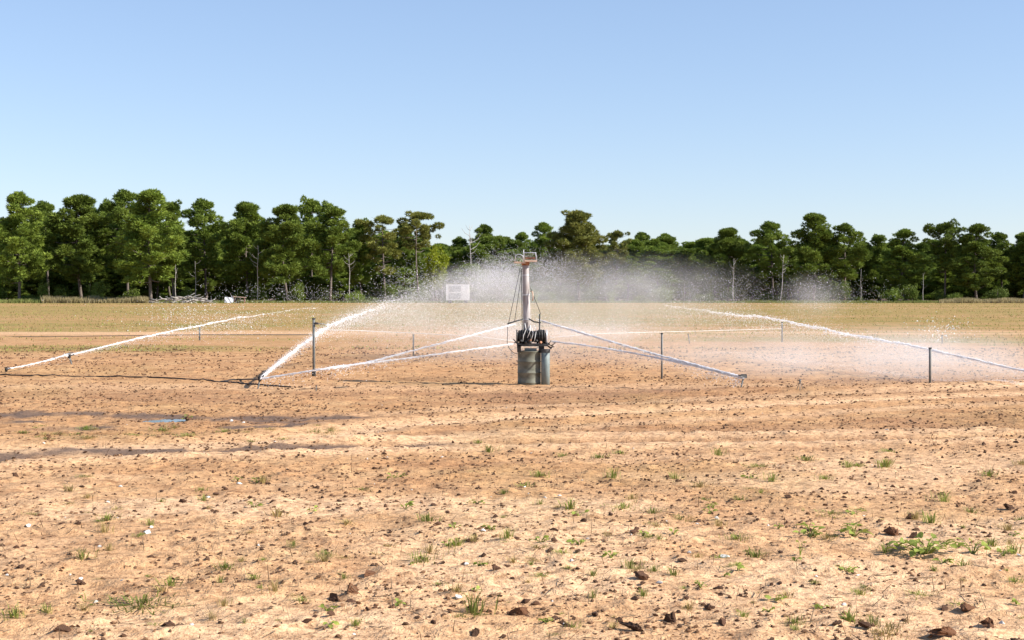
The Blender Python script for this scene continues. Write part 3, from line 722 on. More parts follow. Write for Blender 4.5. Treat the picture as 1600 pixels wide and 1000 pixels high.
    for q in (0.32, 0.62, 0.86):
        m = MB(); x = xb + (xt - xb) * q; z = zb + (zt - zb) * q; rr = 0.074 - 0.018 * q
        m.tube([(x, 0.03, z - 0.012), (x, 0.03, z + 0.012)], rr + 0.006, 28); m.build('band', M['galv'], mast, False)
    m = MB(); m.tube([(xt, 0.03, zt - 0.03), (xt, 0.03, zt + 0.03)], [0.066, 0.08], 24); m.build('cap', M['rust'], mast)
    m = MB(); m.tube([L_(816, 520, -0.06), L_(815.5, 470, -0.05), L_(814.5, 420, -0.02)], 0.008, 6); m.build('riser_cable', M['black'], t, True)
    m = MB(); m.tube([L_(829.5, 455, -0.02), L_(832, 456, -0.05), L_(833, 466, -0.05), L_(832, 470, -0.05)], 0.012, 6); m.build('valve', M['rustpale'], t, True)
    # top tray with its frame
    dk = 0.13
    def bar(name, pts, r, mt, par): m = MB(); m.tube(pts, r, 6); return m.build(name, M[mt], par, True)
    m = MB(); m.box((L_(812, 0).x, 0.02, L_(0, 410.3).z), (0.105, dk, 0.014), Matrix.Rotation(0.06, 3, 'Y')); m.build('deck', M['rustpale'], t)
    m = MB(); m.box((L_(829.5, 0).x, 0.0, L_(0, 407.8).z), (0.11, dk, 0.016)); m.build('deck', M['rustpale'], t)
    m = MB(); m.box((L_(828.5, 0).x, -0.04, L_(0, 403.5).z), (0.085, 0.05, 0.017)); m.build('crossbeam', M['rust'], t)
    y0, y1 = -0.11, 0.13
    for y in (y0, y1):
        bar('frame_bar', [L_(819.5, 407, y), L_(819.5, 394.8, y), L_(837, 395.2, y), L_(838, 407, y)], 0.010, 'galv', t)
    for xx in (819.5, 837): bar('frame_bar', [L_(xx, 395, y0), L_(xx, 395, y1)], 0.009, 'galv', t)
    bar('frame_loop', [L_(805.5, 409, y0), L_(805.5, 400, y0), L_(808, 397.5, y0), L_(813, 397.5, y0), L_(817, 400, y0), L_(818, 409, y0)], 0.009, 'galv', t)
    bar('frame_loop', [L_(805.5, 409, y1), L_(805.5, 400, y1), L_(808, 397.5, y1), L_(813, 397.5, y1), L_(817, 400, y1), L_(818, 409, y1)], 0.009, 'galv', t)
    bar('antenna', [L_(818.6, 410, y0), L_(818.2, 390, y0)], [0.010, 0.006], 'whiteplastic', t)
    # arms, guy wires and cables
    bar('arm', [L_(817, 499, -0.05), L_(805, 502, -0.1), L_(793, 506, -0.14)], 0.014, 'darksteel', t)
    bar('arm', [L_(826, 498, -0.06), L_(835, 503, -0.09), L_(845, 504, -0.1)], 0.013, 'darksteel', t)
    bar('upright', [L_(843.2, 543, -0.1), L_(843.2, 490.5, -0.1)], 0.015, 'darksteel', t)
    for a, b in (((813, 418), (794.5, 506)), ((815, 428), (804, 502)), ((829, 450), (845, 491))):
        bar('guy_wire', [L_(*a, -0.02), L_(*b, -0.12)], 0.0055, 'darksteel', t)
    bar('hanging_cable', [L_(793.5, 506, -0.14), L_(792.5, 535, -0.14), L_(796, 545, -0.15), L_(802, 551, -0.17), L_(809, 553, -0.18)], 0.006, 'black', t)
    for pts in (((820, 505), (822, 515), (818, 524), (817, 534)), ((829, 508), (828, 518), (824, 528)), ((834, 507), (838, 516), (836, 527), (835, 533)), ((831, 512), (833, 520), (830, 532))):
        bar('white_cord', [L_(*p, -0.155) for p in pts], 0.0065, 'whiteplastic', t)
tower()

# ------------------------------------------------------------------ posts and stakes
def post(px, py_base, py_top, r, mat, label, kind='stake', bracket=False, lean=0.0, grp=None, square=False):
    g = G(px, py_base); top = P(px, py_top, g.y); h = top.z - g.z
    t = thing(kind, label, 'stake' if kind == 'stake' else 'post', g, 0, grp)
    m = MB(); m.tube([(0, 0, -0.12), (lean * h * 0.5, 0, h * 0.5), (lean * h, 0, h)], r, 8); m.build('shaft', M[mat], t, True)
    m = MB(); m.tube([(lean * h, 0, h - 0.01), (lean * h, 0, h + 0.012)], r * 1.35, 8); m.build('cap', M['darksteel'], t)
    if bracket:
        k = g.y / F
        m = MB(); m.tube([(0, 0, -0.02), (0, 0, 0.10)], r * 1.5, 8); m.build('foot_sleeve', M['black'], t)
        m = MB(); m.tube([(0, 0, h - 7 * k), (7 * k, -0.03, h - 7.5 * k)], 0.022, 8); b = m.build('clamp', M['darksteel'], t)
        m = MB(); m.tube([(7 * k, -0.03, h - 7.5 * k), (16 * k, -0.04, h - 8.5 * k), (27 * k, -0.04, h - 9.5 * k)], 0.009, 6); m.build('side_rod', M['galv'], b, True)
    return t
post(490.5, 588, 498, 0.026, 'stakegrey', 'tallest dark steel post, with side bracket, beside the left water jet', 'post', True)
post(1453, 605, 544, 0.022, 'stakegrey', 'dark post that the far right jet passes over, behind the ridge', 'post')
post(1034, 592, 521, 0.019, 'stakegrey', 'thin dark stake standing among the twin right streams', 'stake')
post(646, 557, 523, 0.019, 'stakegrey', 'thin stake holding the pale line, above the twin left streams', 'stake')
post(312, 532, 512, 0.026, 'stakegrey', 'short far stake under the far left jet', 'stake')
post(1222, 535, 504, 0.024, 'stakegrey', 'far stake at the end of the pale line under the far right jet', 'stake')
post(1078, 537, 522, 0.016, 'stakegrey', 'short leaning far stake behind the mist right of the drum', 'stake', lean=-0.2)
post(1472, 537, 524, 0.024, 'stakegrey', 'short far stake in the burst of drops behind the ridge post', 'stake')
post(494, 613, 603, 0.008, 'stakegrey', 'tiny wire peg in the soil below the tallest post', 'stake')

# ------------------------------------------------------------------ sprinkler stands
def head_parts(t, p, dirv, s=1.0, block=False, mat='black'):
    p = Vector(p); dv = Vector(dirv).normalized()
    if block:
        m = MB(); R = Matrix.Rotation(math.atan2(dv.y, dv.x), 3, 'Z'); m.box(p, (0.052 * s, 0.03 * s, 0.027 * s), R); m.build('head', M['pipe'] if mat == 'pipe' else M[mat], t)
        m = MB(); m.box(p + Vector((0, 0, 0.031 * s)), (0.045 * s, 0.022 * s, 0.005 * s), R); m.build('lid', M['darksteel'], t)
    else:
        m = MB(); m.tube([p - Vector((0, 0, 0.045 * s)), p - Vector((0, 0, 0.02 * s)), p + Vector((0, 0, 0.02 * s)), p + Vector((0, 0, 0.045 * s))], [0.018 * s, 0.032 * s, 0.034 * s, 0.014 * s], 12); m.build('head', M[mat], t, True)
        m = MB(); sd = dv.cross(Vector((0, 0, 1))).normalized(); m.tube([p + Vector((0, 0, 0.05 * s)) - dv * 0.05 * s, p + Vector((0, 0, 0.052 * s)) + sd * 0.02 * s, p + Vector((0, 0, 0.045 * s)) + dv * 0.07 * s], 0.008 * s, 6); m.build('swing_arm', M['darksteel'], t)
    m = MB(); m.tube([p, p + dv * 0.095 * s], [0.017 * s, 0.011 * s], 10); m.build('nozzle', M['darksteel'], t)
def stand(px, py, bx, by, dirv, label, block=False, s=1.0, mat='black'):
    g = G(bx, by); hp = P(px, py, g.y) - g
    t = thing('sprinkler_stand', label, 'sprinkler', g)
    m = MB(); m.tube([Vector((0, 0, -0.1)) - Vector((hp.x, 0, 0)) * 0.2, (0, 0, 0), hp * 0.95], 0.013 * s, 8); m.build('stake', M['stakegrey'], t, True)
    head_parts(t, hp, dirv, s, block, mat); return g + hp
N_L = stand(406, 592, 403, 608, (1, 0.15, 0.85), 'black sprinkler head on a short stake where two black hoses meet')
N_R = stand(1162, 588, 1158, 612, (-1, 0.0, 0.2), 'box-shaped sprinkler head on a leaning stake, feeding the twin right streams', True, 1.0, 'stakegrey')
N_F = stand(108, 556, 112, 570, (1, 0.2, 0.25), 'sprinkler head on a leaning stake under the far left jet', False, 1.15)
N_0 = stand(10, 577.5, 9, 583, (1, 0.2, 0.25), 'low black nozzle where the far left jet starts', False, 0.9)
def pale_sprinkler():
    g = G(1251, 606); t = thing('small_sprinkler', 'small grey tripod sprinkler veiled by mist behind the ridge', 'sprinkler', g); k = g.y / F; hp = Vector((-1 * k, 0, 14 * k))
    for a in (0.3, 2.4, 4.5):
        m = MB(); m.tube([hp, (hp.x + 0.07 * math.cos(a), 0.07 * math.sin(a), -0.02)], 0.005, 6); m.build('leg', M['stakegrey'], t)
    head_parts(t, hp, (-1, 0, 0.3), 0.55, False, 'stakegrey')
pale_sprinkler()

# ------------------------------------------------------------------ hoses and line on the ground
def hose(pix, r, mat, label, name='hose', lift=0.0):
    pts = []
    for q in pix:
        if len(q) == 2: g = G(*q); pts.append(g + Vector((0, 0, r * 0.8 + lift)))
        else: pts.append(P(q[0], q[1], q[2]))
    out = []
    for i in range(len(pts) - 1):
        p0, p1, p2, p3 = pts[max(i - 1, 0)], pts[i], pts[i + 1], pts[min(i + 2, len(pts) - 1)]
        for k in range(14):
            u = k / 14; out.append(0.5 * ((2 * p1) + (p2 - p0) * u + (2 * p0 - 5 * p1 + 4 * p2 - p3) * u * u + (3 * p1 - p0 - 3 * p2 + p3) * u ** 3))
    out.append(pts[-1])
    for i, p in enumerate(out):
        if len(pix[0]) == 2 and lift == 0.0 and i < len(out) - 12: p.z = max(p.z, float(Hm(p.x, p.y)) + r * 0.6)
    m = MB(); m.tube(out, r, 8)
    return tag(m.build(name, M[mat], None, True), label, 'hose')
hose([(-120, 586), (0, 588), (120, 589), (250, 592), (340, 597), (400, 603), (455, 606)], 0.013, 'black', 'long black hose lying on the soil, running past the sprinkler stake')
a = G(345, 597.5)
hose([(345, 597.5), (375, 595), (406, 592.5, N_L.y)], 0.013, 'black', 'short black branch hose rising to the black sprinkler head')
def rope(pts, r, mat, label, name, cat='line'):
    m = MB(); m.tube([P(*p) for p in pts], r, 6); return tag(m.build(name, M[mat], None, True), label, cat)
dl = G(646, 557).y
rope([(-80, 527, 52), (150, 525, 48), (312, 523, 44), (497, 523, 40)], 0.012, 'stakegrey', 'thin dark wire strung across the far soil beyond the tallest post', 'fence_wire', 'wire')
rope([(497, 515, dl - 1), (560, 516.5, dl), (646, 520.5, dl), (740, 525, dl), (805, 533, dl)], 0.008, 'whiteplastic', 'thin white line strung from the tallest post to the tower', 'strung_line')
rope([(862, 527, dl + 1), (940, 521, dl + 3), (1100, 517, dl + 7), (1222, 513.5, G(1222, 535).y)], 0.006, 'whiteplastic', 'thin white line strung from the tower to the far stake', 'strung_line')

# ------------------------------------------------------------------ water jets
def catmull(pts, n=16):
    out = []
    for i in range(len(pts) - 1):
        p0, p1, p2, p3 = pts[max(i - 1, 0)], pts[i], pts[i + 1], pts[min(i + 2, len(pts) - 1)]
        for k in range(n):
            u = k / n; out.append(0.5 * ((2 * p1) + (p2 - p0) * u + (2 * p0 - 5 * p1 + 4 * p2 - p3) * u * u + (3 * p1 - p0 - 3 * p2 + p3) * u ** 3))
    return out + [pts[-1]]
def tetras(C, R):
    n = len(C); base = np.array([(1, 1, 1), (1, -1, -1), (-1, 1, -1), (-1, -1, 1)]) * 0.75
    a = rng.uniform(0, 6.28, n); ca, sa = np.cos(a), np.sin(a); b = rng.uniform(0, 6.28, n); cb, sb = np.cos(b), np.sin(b)
    Rz = np.zeros((n, 3, 3)); Rz[:, 0, 0] = ca; Rz[:, 0, 1] = -sa; Rz[:, 1, 0] = sa; Rz[:, 1, 1] = ca; Rz[:, 2, 2] = 1
    Rx = np.zeros((n, 3, 3)); Rx[:, 1, 1] = cb; Rx[:, 1, 2] = -sb; Rx[:, 2, 1] = sb; Rx[:, 2, 2] = cb; Rx[:, 0, 0] = 1
    V = np.einsum('nij,kj->nki', Rz @ Rx, base) * R[:, None, None] + C[:, None, :]
    o = np.arange(n)[:, None, None] * 4; Fc = (np.array([(0, 1, 2), (0, 3, 1), (0, 2, 3), (1, 3, 2)])[None] + o).reshape(-1, 3)
    return V.reshape(-1, 3), Fc
def jet(ctrl, r0, r1, label, streaks=5, spread=0.05, wav=0.0, drops=1500, fall=0.12, seed=0, thin=0.3, pw=None):
    pts = catmull([c if isinstance(c, Vector) else P(*c) for c in ctrl], 26); n = len(pts); rs = np.random.default_rng(seed)
    t = thing('water_jet', label, 'water jet', pts[0]); o0 = pts[0]
    loc = [p - o0 for p in pts]
    if wav:
        for i, p in enumerate(loc):
            q = i / n; p.z += wav * q * (float(vnoise(i * 0.23, seed, 3)) - 0.5) * 2; p.y += wav * q * (float(vnoise(i * 0.3, seed + 5, 3)) - 0.5)
    rad = [(r0 * 0.8 + (r1 - r0) * 0.12 * i / n) * (0.55 + 0.9 * float(vnoise(i * 0.9, seed, 9))) * max(0.12, 1 - thin * i / n) for i in range(n)]
    loc2 = [p + Vector((0, rs.normal() * 0.15 * rad[i], rs.normal() * 0.25 * rad[i])) for i, p in enumerate(loc)]
    m = MB(); m.tube(loc2, rad, 5); m.build('core_stream', M['water'], t)
    # torn flakes of water drawn out along the stream
    arr = np.array([tuple(p) for p in loc]); nf = streaks * 70; q = rs.uniform(0, 1, nf); q = q ** 0.85 if pw is None else 1 - (1 - q) ** pw; ix = np.minimum((q * (n - 1)).astype(int), n - 2)
    tg = arr[ix + 1] - arr[ix]; tg /= np.linalg.norm(tg, axis=1, keepdims=True); w = r0 * 0.9 + (r1 - r0) * q * 0.75
    C = arr[ix] + tg * rs.uniform(-0.05, 0.05, (nf, 1)) + rs.normal(size=(nf, 3)) * (w * 0.55)[:, None]; C[:, 2] -= rs.exponential(1, nf) * w * 0.45
    ln = rs.uniform(0.02, 0.075, nf)[:, None]; sd = np.cross(tg, rs.normal(size=(nf, 3))); sd /= np.linalg.norm(sd, axis=1, keepdims=True); wd = (rs.uniform(0.0025, 0.0065, nf) * (1 + 0.5 * q))[:, None]
    dr = tg + rs.normal(size=(nf, 3)) * 0.10
    V = np.stack([C - dr * ln, C - sd * wd, C + dr * ln, C + sd * wd], 1).reshape(-1, 3)
    tag(link('torn_water', mesh_np('torn_water', V, np.arange(nf * 4).reshape(nf, 4)), M['water'], t), kind='stuff')
    if drops:
        q = rs.uniform(0, 1, drops); q = q ** 0.7 if pw is None else 1 - (1 - q) ** 0.75; ix = np.minimum((q * (n - 1)).astype(int), n - 2); fr = (q * (n - 1) - ix)[:, None]
        C = arr[ix] * (1 - fr) + arr[ix + 1] * fr + rs.normal(size=(drops, 3)) * (0.012 + spread * q[:, None])
        C[:, 2] -= rs.exponential(fall, drops) * q; R = rs.uniform(0.002, 0.0062, drops) * (0.8 + 0.5 * q)
        V, Fc = tetras(C, R); tag(link('loose_drops', mesh_np('loose_drops', V, Fc), M['water'], t), kind='stuff')
    return pts
LA, LB = P(805, 506, PD - 0.14), P(802, 537, PD - 0.14); RA, RB = P(846, 501, PD - 0.1), P(862, 533, PD - 0.05)
mid = (565, 567.5, 24.4)
J1 = jet([N_L + Vector((0.03, 0, 0.03)), (440, 563, 25.7), (480, 532, 27.7), (515, 509, 28.8), (575, 485, 30.2), (640, 461, 31.6)], 0.012, 0.05, 'thick white water jet shooting up from the black sprinkler head', 32, 0.09, 0.03, 6000, 0.10, 1, 0.98, 0.42)
jet([LA, (720, 528, 24.6), (640, 549, 24.5), mid, (500, 577, 24.1), N_L + Vector((0.05, 0, 0.01))], 0.0115, 0.011, 'upper of the twin white streams between tower and black sprinkler head', 17, 0.018, 0.0, 900, 0.07, 2)
jet([LB, (720, 548, 24.6), (640, 559, 24.5), (575, 567, 24.4), (520, 573.5, 24.2)], 0.0095, 0.009, 'lower of the twin white streams between tower and black sprinkler head', 12, 0.018, 0.0, 600, 0.07, 3)
jet([RA, (930, 526, 24.6), (1020, 552, 24.2), (1100, 573, 23.7), N_R + Vector((-0.06, 0, 0.0))], 0.0125, 0.011, 'upper of the twin white streams between tower and box-shaped head', 42, 0.015, 0.0, 900, 0.07, 4)
jet([RB, (940, 543, 24.6), (1020, 557.5, 24.2), (1100, 575, 23.7), N_R + Vector((-0.06, 0, -0.012))], 0.012, 0.011, 'lower of the twin white streams between tower and box-shaped head', 32, 0.015, 0.0, 700, 0.07, 5)
jet([(1660, 592, 23.8), (1600, 579, 24.3), (1453, 546, 26), (1330, 522, 28.5), (1210, 499, 32), (1120, 487, 36), (1035, 475, 42)], 0.009, 0.044, 'far right white jet arching over the ridge post', 62, 0.08, 0.035, 6500, 0.16, 6, 0.95, 0.62)
jet([N_0 + Vector((0.04, 0, 0.02)), (60, 566.5, 29.6), N_F + Vector((0.02, 0, 0.05))], 0.010, 0.016, 'thin water stream between the two far left sprinkler heads', 4, 0.01, 0.0, 250, 0.05, 7)
jet([N_F + Vector((0.06, 0, 0.03)), (180, 537, 32.5), (250, 521, 34), (330, 505, 36), (400, 492, 38.5), (500, 479, 44)], 0.009, 0.024, 'far left white jet thinning out over the field', 22, 0.05, 0.03, 3500, 0.22, 8, 0.97, 0.6)

# ------------------------------------------------------------------ spray: drops and mist
def spray(name, label, C, r0, r1, big=0.02):
    n = len(C); C[:, 2] = np.maximum(C[:, 2], H(C[:, 0], C[:, 1]) + 0.02)
    R = rng.uniform(r0, r1, n); b = rng.uniform(0, 1, n) < big; R[b] *= 2.0
    V, Fc = tetras(C, R); tag(link(name, mesh_np(name, V, Fc), M['water']), label, 'water spray', None, 'stuff')
def fan(pix, n, sig, fall, seed, pw=1.0, ds=0.8):
    rs = np.random.default_rng(seed); pts = np.array([tuple(p) for p in catmull([P(*p) for p in pix], 30)]); k = len(pts)
    q = rs.uniform(0, 1, n) ** pw; ix = np.minimum((q * (k - 1)).astype(int), k - 2); fr = (q * (k - 1) - ix)[:, None]
    C = pts[ix] * (1 - fr) + pts[ix + 1] * fr
    s = sig[0] + (sig[1] - sig[0]) * q
    C += rs.normal(size=(n, 3)) * s[:, None] * np.array([1.3, ds * 2, 0.8]); C[:, 2] -= rs.exponential(1, n) * (fall[0] + (fall[1] - fall[0]) * q)
    return C
def cloud(px, py, d, rx, rz, ry, n, seed):
    rs = np.random.default_rng(seed); c = np.array(P(px, py, d)); k = d / F
    return c + rs.normal(size=(n, 3)) * np.array([rx * k * 0.5, ry * 0.5, rz * k * 0.5])
spray('spray_drops', 'dense white drops rising from the left jet to the mast top', fan([(515, 510, 28.8), (590, 479, 30.5), (680, 448, 32), (760, 419, 33.2), (800, 410, 34)], 44000, (0.05, 0.26), (0.06, 0.5), 21, 0.6), 0.0018, 0.0045, 0.015)
spray('spray_drops', 'scattered drops drifting right of the mast before the dark trees', np.concatenate([fan([(825, 408, 33), (880, 418, 33.5), (960, 428, 34), (1060, 440, 35), (1160, 452, 36)], 16000, (0.25, 0.35), (0.25, 0.35), 22), cloud(850, 420, 33, 40, 20, 1, 1500, 23)]), 0.002, 0.0048, 0.012)
spray('spray_drops', 'thin drops before the dark trunks above the far left jet', np.concatenate([cloud(430, 458, 40, 130, 24, 3, 800, 24), cloud(640, 440, 36, 60, 34, 2, 1300, 25), cloud(500, 462, 42, 60, 18, 2, 350, 26)]), 0.003, 0.007, 0.04)
spray('spray_drops', 'burst of drops before the right-hand shrubs', np.concatenate([cloud(1270, 460, 42, 45, 34, 2, 1900, 27), cloud(1350, 462, 42, 60, 26, 2, 500, 28), cloud(1160, 455, 42, 110, 34, 3, 1100, 34)]), 0.0028, 0.0065, 0.02)
spray('spray_drops', 'small burst of glinting drops behind the ridge post', cloud(1470, 520, 45, 42, 26, 1.5, 320, 29), 0.006, 0.014, 0.1)
spray('spray_drops', 'drizzle of drops under the far left jet', np.concatenate([cloud(330, 500, 37, 130, 30, 2, 1200, 30), cloud(290, 487, 40, 60, 22, 2, 300, 31)]), 0.004, 0.009, 0.05)
spray('spray_drops', 'fine drops falling in a curtain from the far right jet', fan([(1600, 577, 24.6), (1453, 546, 26.2), (1330, 522, 28.7), (1210, 500, 32), (1120, 488, 36)], 26000, (0.05, 0.3), (0.22, 0.6), 41, 0.9), 0.0014, 0.0034, 0.01)
spray('spray_drops', 'fine drops round the drum and the pale line', np.concatenate([cloud(770, 515, 26.5, 110, 34, 1.2, 7000, 32), cloud(920, 515, 27.5, 150, 26, 1.2, 5000, 33), cloud(640, 500, 29, 160, 40, 2, 5000, 35)]), 0.002, 0.005, 0.02)

def mist(label, px, py, d, rx, rz, ry, dens, ns=0.9, pw=1.4, lo=0.3, hi=0.72):
    me = MB(); nu, nv = 24, 14
    v = [(math.sin(math.pi * j / nv) * math.cos(2 * math.pi * i / nu), math.sin(math.pi * j / nv) * math.sin(2 * math.pi * i / nu), math.cos(math.pi * j / nv)) for j in range(1, nv) for i in range(nu)]
    v += [(0, 0, 1), (0, 0, -1)]; T, B = len(v) - 2, len(v) - 1
    f = [(j * nu + i, (j + 1) * nu + i, (j + 1) * nu + (i + 1) % nu, j * nu + (i + 1) % nu) for j in range(nv - 2) for i in range(nu)]
    f += [(T, i, (i + 1) % nu) for i in range(nu)] + [(B, (nv - 2) * nu + (i + 1) % nu, (nv - 2) * nu + i) for i in range(nu)]
    me.add(v, f); o = me.build('spray_mist', mat_mist('spray_mist', dens, ns, pw, lo, hi)); k = d / F
    o.location = P(px, py, d); o.scale = (rx * k, ry, rz * k)
    return tag(o, label, 'mist', None, 'stuff')
mist('broad veil of fine mist behind the tower', 850, 525, 32.5, 430, 105, 5.5, 0.10)
mist('dense white mist rising left of the mast top', 765, 452, 33.5, 135, 50, 2.8, 0.32, 1.8, 1.4, 0.36, 0.66)
mist('grey mist drifting right of the mast before the trees', 960, 455, 34.5, 260, 72, 3.4, 0.17, 1.3, 1.4, 0.36, 0.66)
mist('white mist trailing from the thick left jet', 620, 500, 29.5, 140, 42, 1.8, 0.24, 1.2)
mist('bright mist at the left of the hose reel', 775, 520, 26.8, 90, 30, 1.0, 0.6, 2.0)
mist('bright mist at the right of the hose reel', 920, 520, 28.0, 150, 26, 1.2, 0.45, 1.6)
mist('curtain of mist falling from the far right jet to the ridge', 1340, 572, 29.4, 430, 70, 4.9, 0.16, 0.6, 0.8)
mist('puff of mist before the right-hand shrubs', 1270, 465, 42, 70, 46, 2.4, 0.14, 1.0)
mist('low bank of mist lying against the back of the ridge', 1400, 576, 26.6, 340, 60, 2.1, 0.15, 0.7, 0.7)

# ------------------------------------------------------------------ clods, stones, weeds, tufts, twigs
def ico(sub):
    t = (1 + 5 ** 0.5) / 2
    v = [(-1, t, 0), (1, t, 0), (-1, -t, 0), (1, -t, 0), (0, -1, t), (0, 1, t), (0, -1, -t), (0, 1, -t), (t, 0, -1), (t, 0, 1), (-t, 0, -1), (-t, 0, 1)]
    f = [(0, 11, 5), (0, 5, 1), (0, 1, 7), (0, 7, 10), (0, 10, 11), (1, 5, 9), (5, 11, 4), (11, 10, 2), (10, 7, 6), (7, 1, 8), (3, 9, 4), (3, 4, 2), (3, 2, 6), (3, 6, 8), (3, 8, 9), (4, 9, 5), (2, 4, 11), (6, 2, 10), (8, 6, 7), (9, 8, 1)]
    v = [tuple(np.array(p) / np.linalg.norm(p)) for p in v]
    for _ in range(sub):
        cache = {}; nf = []
        def md(a, b):
            k = (min(a, b), max(a, b))
            if k not in cache:
                p = np.array(v[a]) + np.array(v[b]); v.append(tuple(p / np.linalg.norm(p))); cache[k] = len(v) - 1
            return cache[k]
        for a, b, c in f:
            x, y, z = md(a, b), md(b, c), md(c, a); nf += [(a, x, z), (b, y, x), (c, z, y), (x, y, z)]
        f = nf
    return np.array(v), np.array(f)
I0, I1, I2 = ico(0), ico(1), ico(2)
def lump(seed, sub, rough=0.3, flat=0.7):
    rs = np.random.default_rng(seed); V, Fc = (I0, I1, I2)[sub]; V = V.copy()
    for k in range(5):
        d = rs.normal(size=3); d /= np.linalg.norm(d); V *= (1 + rough * rs.uniform(-0.6, 0.7) * np.maximum(V @ d, 0)[:, None])
    V *= 1 + rough * 0.55 * rs.normal(size=(len(V), 1)) * 0.6
    for k in range(6):                                  # broken faces
        d = rs.normal(size=3); d /= np.linalg.norm(d); s = V @ d; c = rs.uniform(0.35, 0.6); V -= np.maximum(s - c, 0)[:, None] * d * 0.95
    a = rs.uniform(0, 6.28); V[:, :2] *= np.clip(1.15 - 0.45 * V[:, 2:3], 0.45, 1.5); V[:, 0] *= rs.uniform(1.0, 1.5); V[:, 2] += 0.15 * (V[:, 0] * np.cos(a))
    if sub == 2: V *= 1 + 0.07 * rs.normal(size=(len(V), 1))
    V *= np.array([1, 0.85, flat]); return V, Fc
CL = [mesh_np('soil_clod', *lump(100 + i, 1, 0.34, 0.72)) for i in range(12)]
for m in CL: m.materials.append(M['clod'])
ST_ = [mesh_np('white_stone', *lump(200 + i, 1, 0.22, 0.7)) for i in range(6)]
for m in ST_: m.materials.append(M['stone'])
def put(me, name, x, y, s, sink=0.25, label=None, cat=None, grp=None, sz=None):
    o = bpy.data.objects.new(name, me); COL.objects.link(o)
    z = float(Hm(x, y)); o.location = (x, y, z + s * (0.7 - sink)); o.scale = (s, s, s * (sz or random.uniform(0.75, 1.15))); o.rotation_euler = (random.uniform(-.25, .25), random.uniform(-.25, .25), random.uniform(0, 6.28))
    return tag(o, label, cat, grp)
# named, larger clods seen in the photo: px, py (base), width px
def big_clod(px, py, wpx, label, red=False, seed=0, flat=0.75):
    g = G(px, py); s = wpx / 2 * g.y / F; me = mesh_np('soil_clod', *lump(300 + seed, 2, 0.55, flat)); me.materials.append(M['clod_red' if red else 'clod'])
    put(me, 'soil_clod', g.x, g.y, s, 0.28, label, 'soil clod', None, 1.0)
big_clod(1508, 958, 32, 'jagged rust-brown clod with a toothed top, right of the dry grass clump', True, 1, 0.62)
big_clod(1546, 980, 27, 'split rust-brown clod just below the jagged toothed clod', True, 2, 0.6)
big_clod(1482, 998, 38, 'large brown clod with knobbly top below the jagged toothed clod', True, 3, 0.5)
big_clod(1428, 842, 15, 'pair-sized dark clod touching the tall grass tuft near the leafy weed', False, 5)
big_clod(1396, 836, 26, 'flat red-brown clod above the tall stiff grass tuft', True, 6, 0.6)
big_clod(1428, 812, 16, 'dark round clod above the flat red-brown clod', False, 7)
big_clod(1576, 798, 17, 'dark round clod alone on bare soil above the end weed', False, 8)
big_clod(578, 901, 19, 'round clod with rusty right side below the green tufts', True, 9, 0.9)
big_clod(522, 938, 20, 'dark clod beside a smaller pointed one on pale sand', False, 10, 0.9)
big_clod(549, 932, 17, 'pointed rust-tipped clod beside the dark clod on pale sand', True, 11, 1.1)
big_clod(1004, 908, 28, 'long dark clod lying slantwise below the spiky tuft', False, 12, 0.5)
big_clod(1048, 968, 22, 'dark blocky clod between grass stems', False, 13, 0.8)
big_clod(1127, 976, 14, 'upright pointed clod right of the blocky one', False, 14, 1.2)
big_clod(995, 985, 18, 'wedge-shaped dark clod left of the blocky one', False, 15, 0.8)
big_clod(266, 980, 18, 'dark lump on smooth sand left of a white pebble', False, 16, 0.8)
big_clod(125, 912, 15, 'clod with a white stone resting against it', False, 17, 0.8)
big_clod(95, 988, 20, 'low wide dark clod among fine grass', False, 18, 0.6)
big_clod(1105, 950, 15, 'small peaked clod above the pointed one', False, 19, 1.2)
big_clod(745, 988, 16, 'dark angular clod below the spidery yellow tuft', False, 20, 0.8)
big_clod(812, 962, 24, 'reddish double clod on pale sand right of the spidery tuft', True, 21, 0.6)
big_clod(1350, 985, 24, 'long low clod at the edge of the dry grass clump', False, 22, 0.5)
big_clod(293, 657, 9, 'dark lump with green weed growing on it at the puddle', False, 23, 0.8)

LM = [((1446, 868), 'the largest leafy weed'), (( 1520, 868), 'the two-stemmed leafy weed'), ((1508, 960), 'the jagged rust-brown clod'), ((1385, 990), 'the dry yellowing grass clump'), ((1334, 844), 'the folded-leaf weed'), ((1576, 798), 'the clod above the end weed'),
      ((1150, 842), 'the rounded tuft among crumbs'), ((1095, 920), 'the weed on the slanting twig'), ((1048, 968), 'the dark blocky clod'), ((970, 794), 'the wide dense green tuft'), ((985, 888), 'the spiky pale tuft'), ((906, 852), 'the star-shaped weed'), ((820, 760), 'the tuft on rough soil'),
      ((740, 962), 'the spidery yellow-green tuft'), ((662, 876), 'the bushy green tuft'), ((578, 901), 'the rusty-sided round clod'), ((522, 938), 'the dark clod on pale sand'), ((565, 768), 'the flat green tuft'), ((353, 890), 'the bright tuft by two clods'), ((222, 947), 'the long low tuft row'), ((232, 837), 'the largest white stone of the left'),
      ((125, 912), 'the clod with a stone against it'), ((22, 968), 'the fine dry grass patch'), ((256, 658), 'the blue puddle'), ((1298, 806), 'the dull trailing tuft'), ((1545, 744), 'the small bright tuft'), ((1212, 942), 'the flat weed by small clods'), ((480, 720), 'the dark wet wheel rut'), ((1160, 640), 'the box-shaped sprinkler head'), ((830, 620), 'the olive drum')]
LMX = [(G(*p), w) for p, w in LM]
def near(x, y): return min(LMX, key=lambda q: ((q[0].x - x)) ** 2 + ((q[0].y - y)) ** 2)[1]
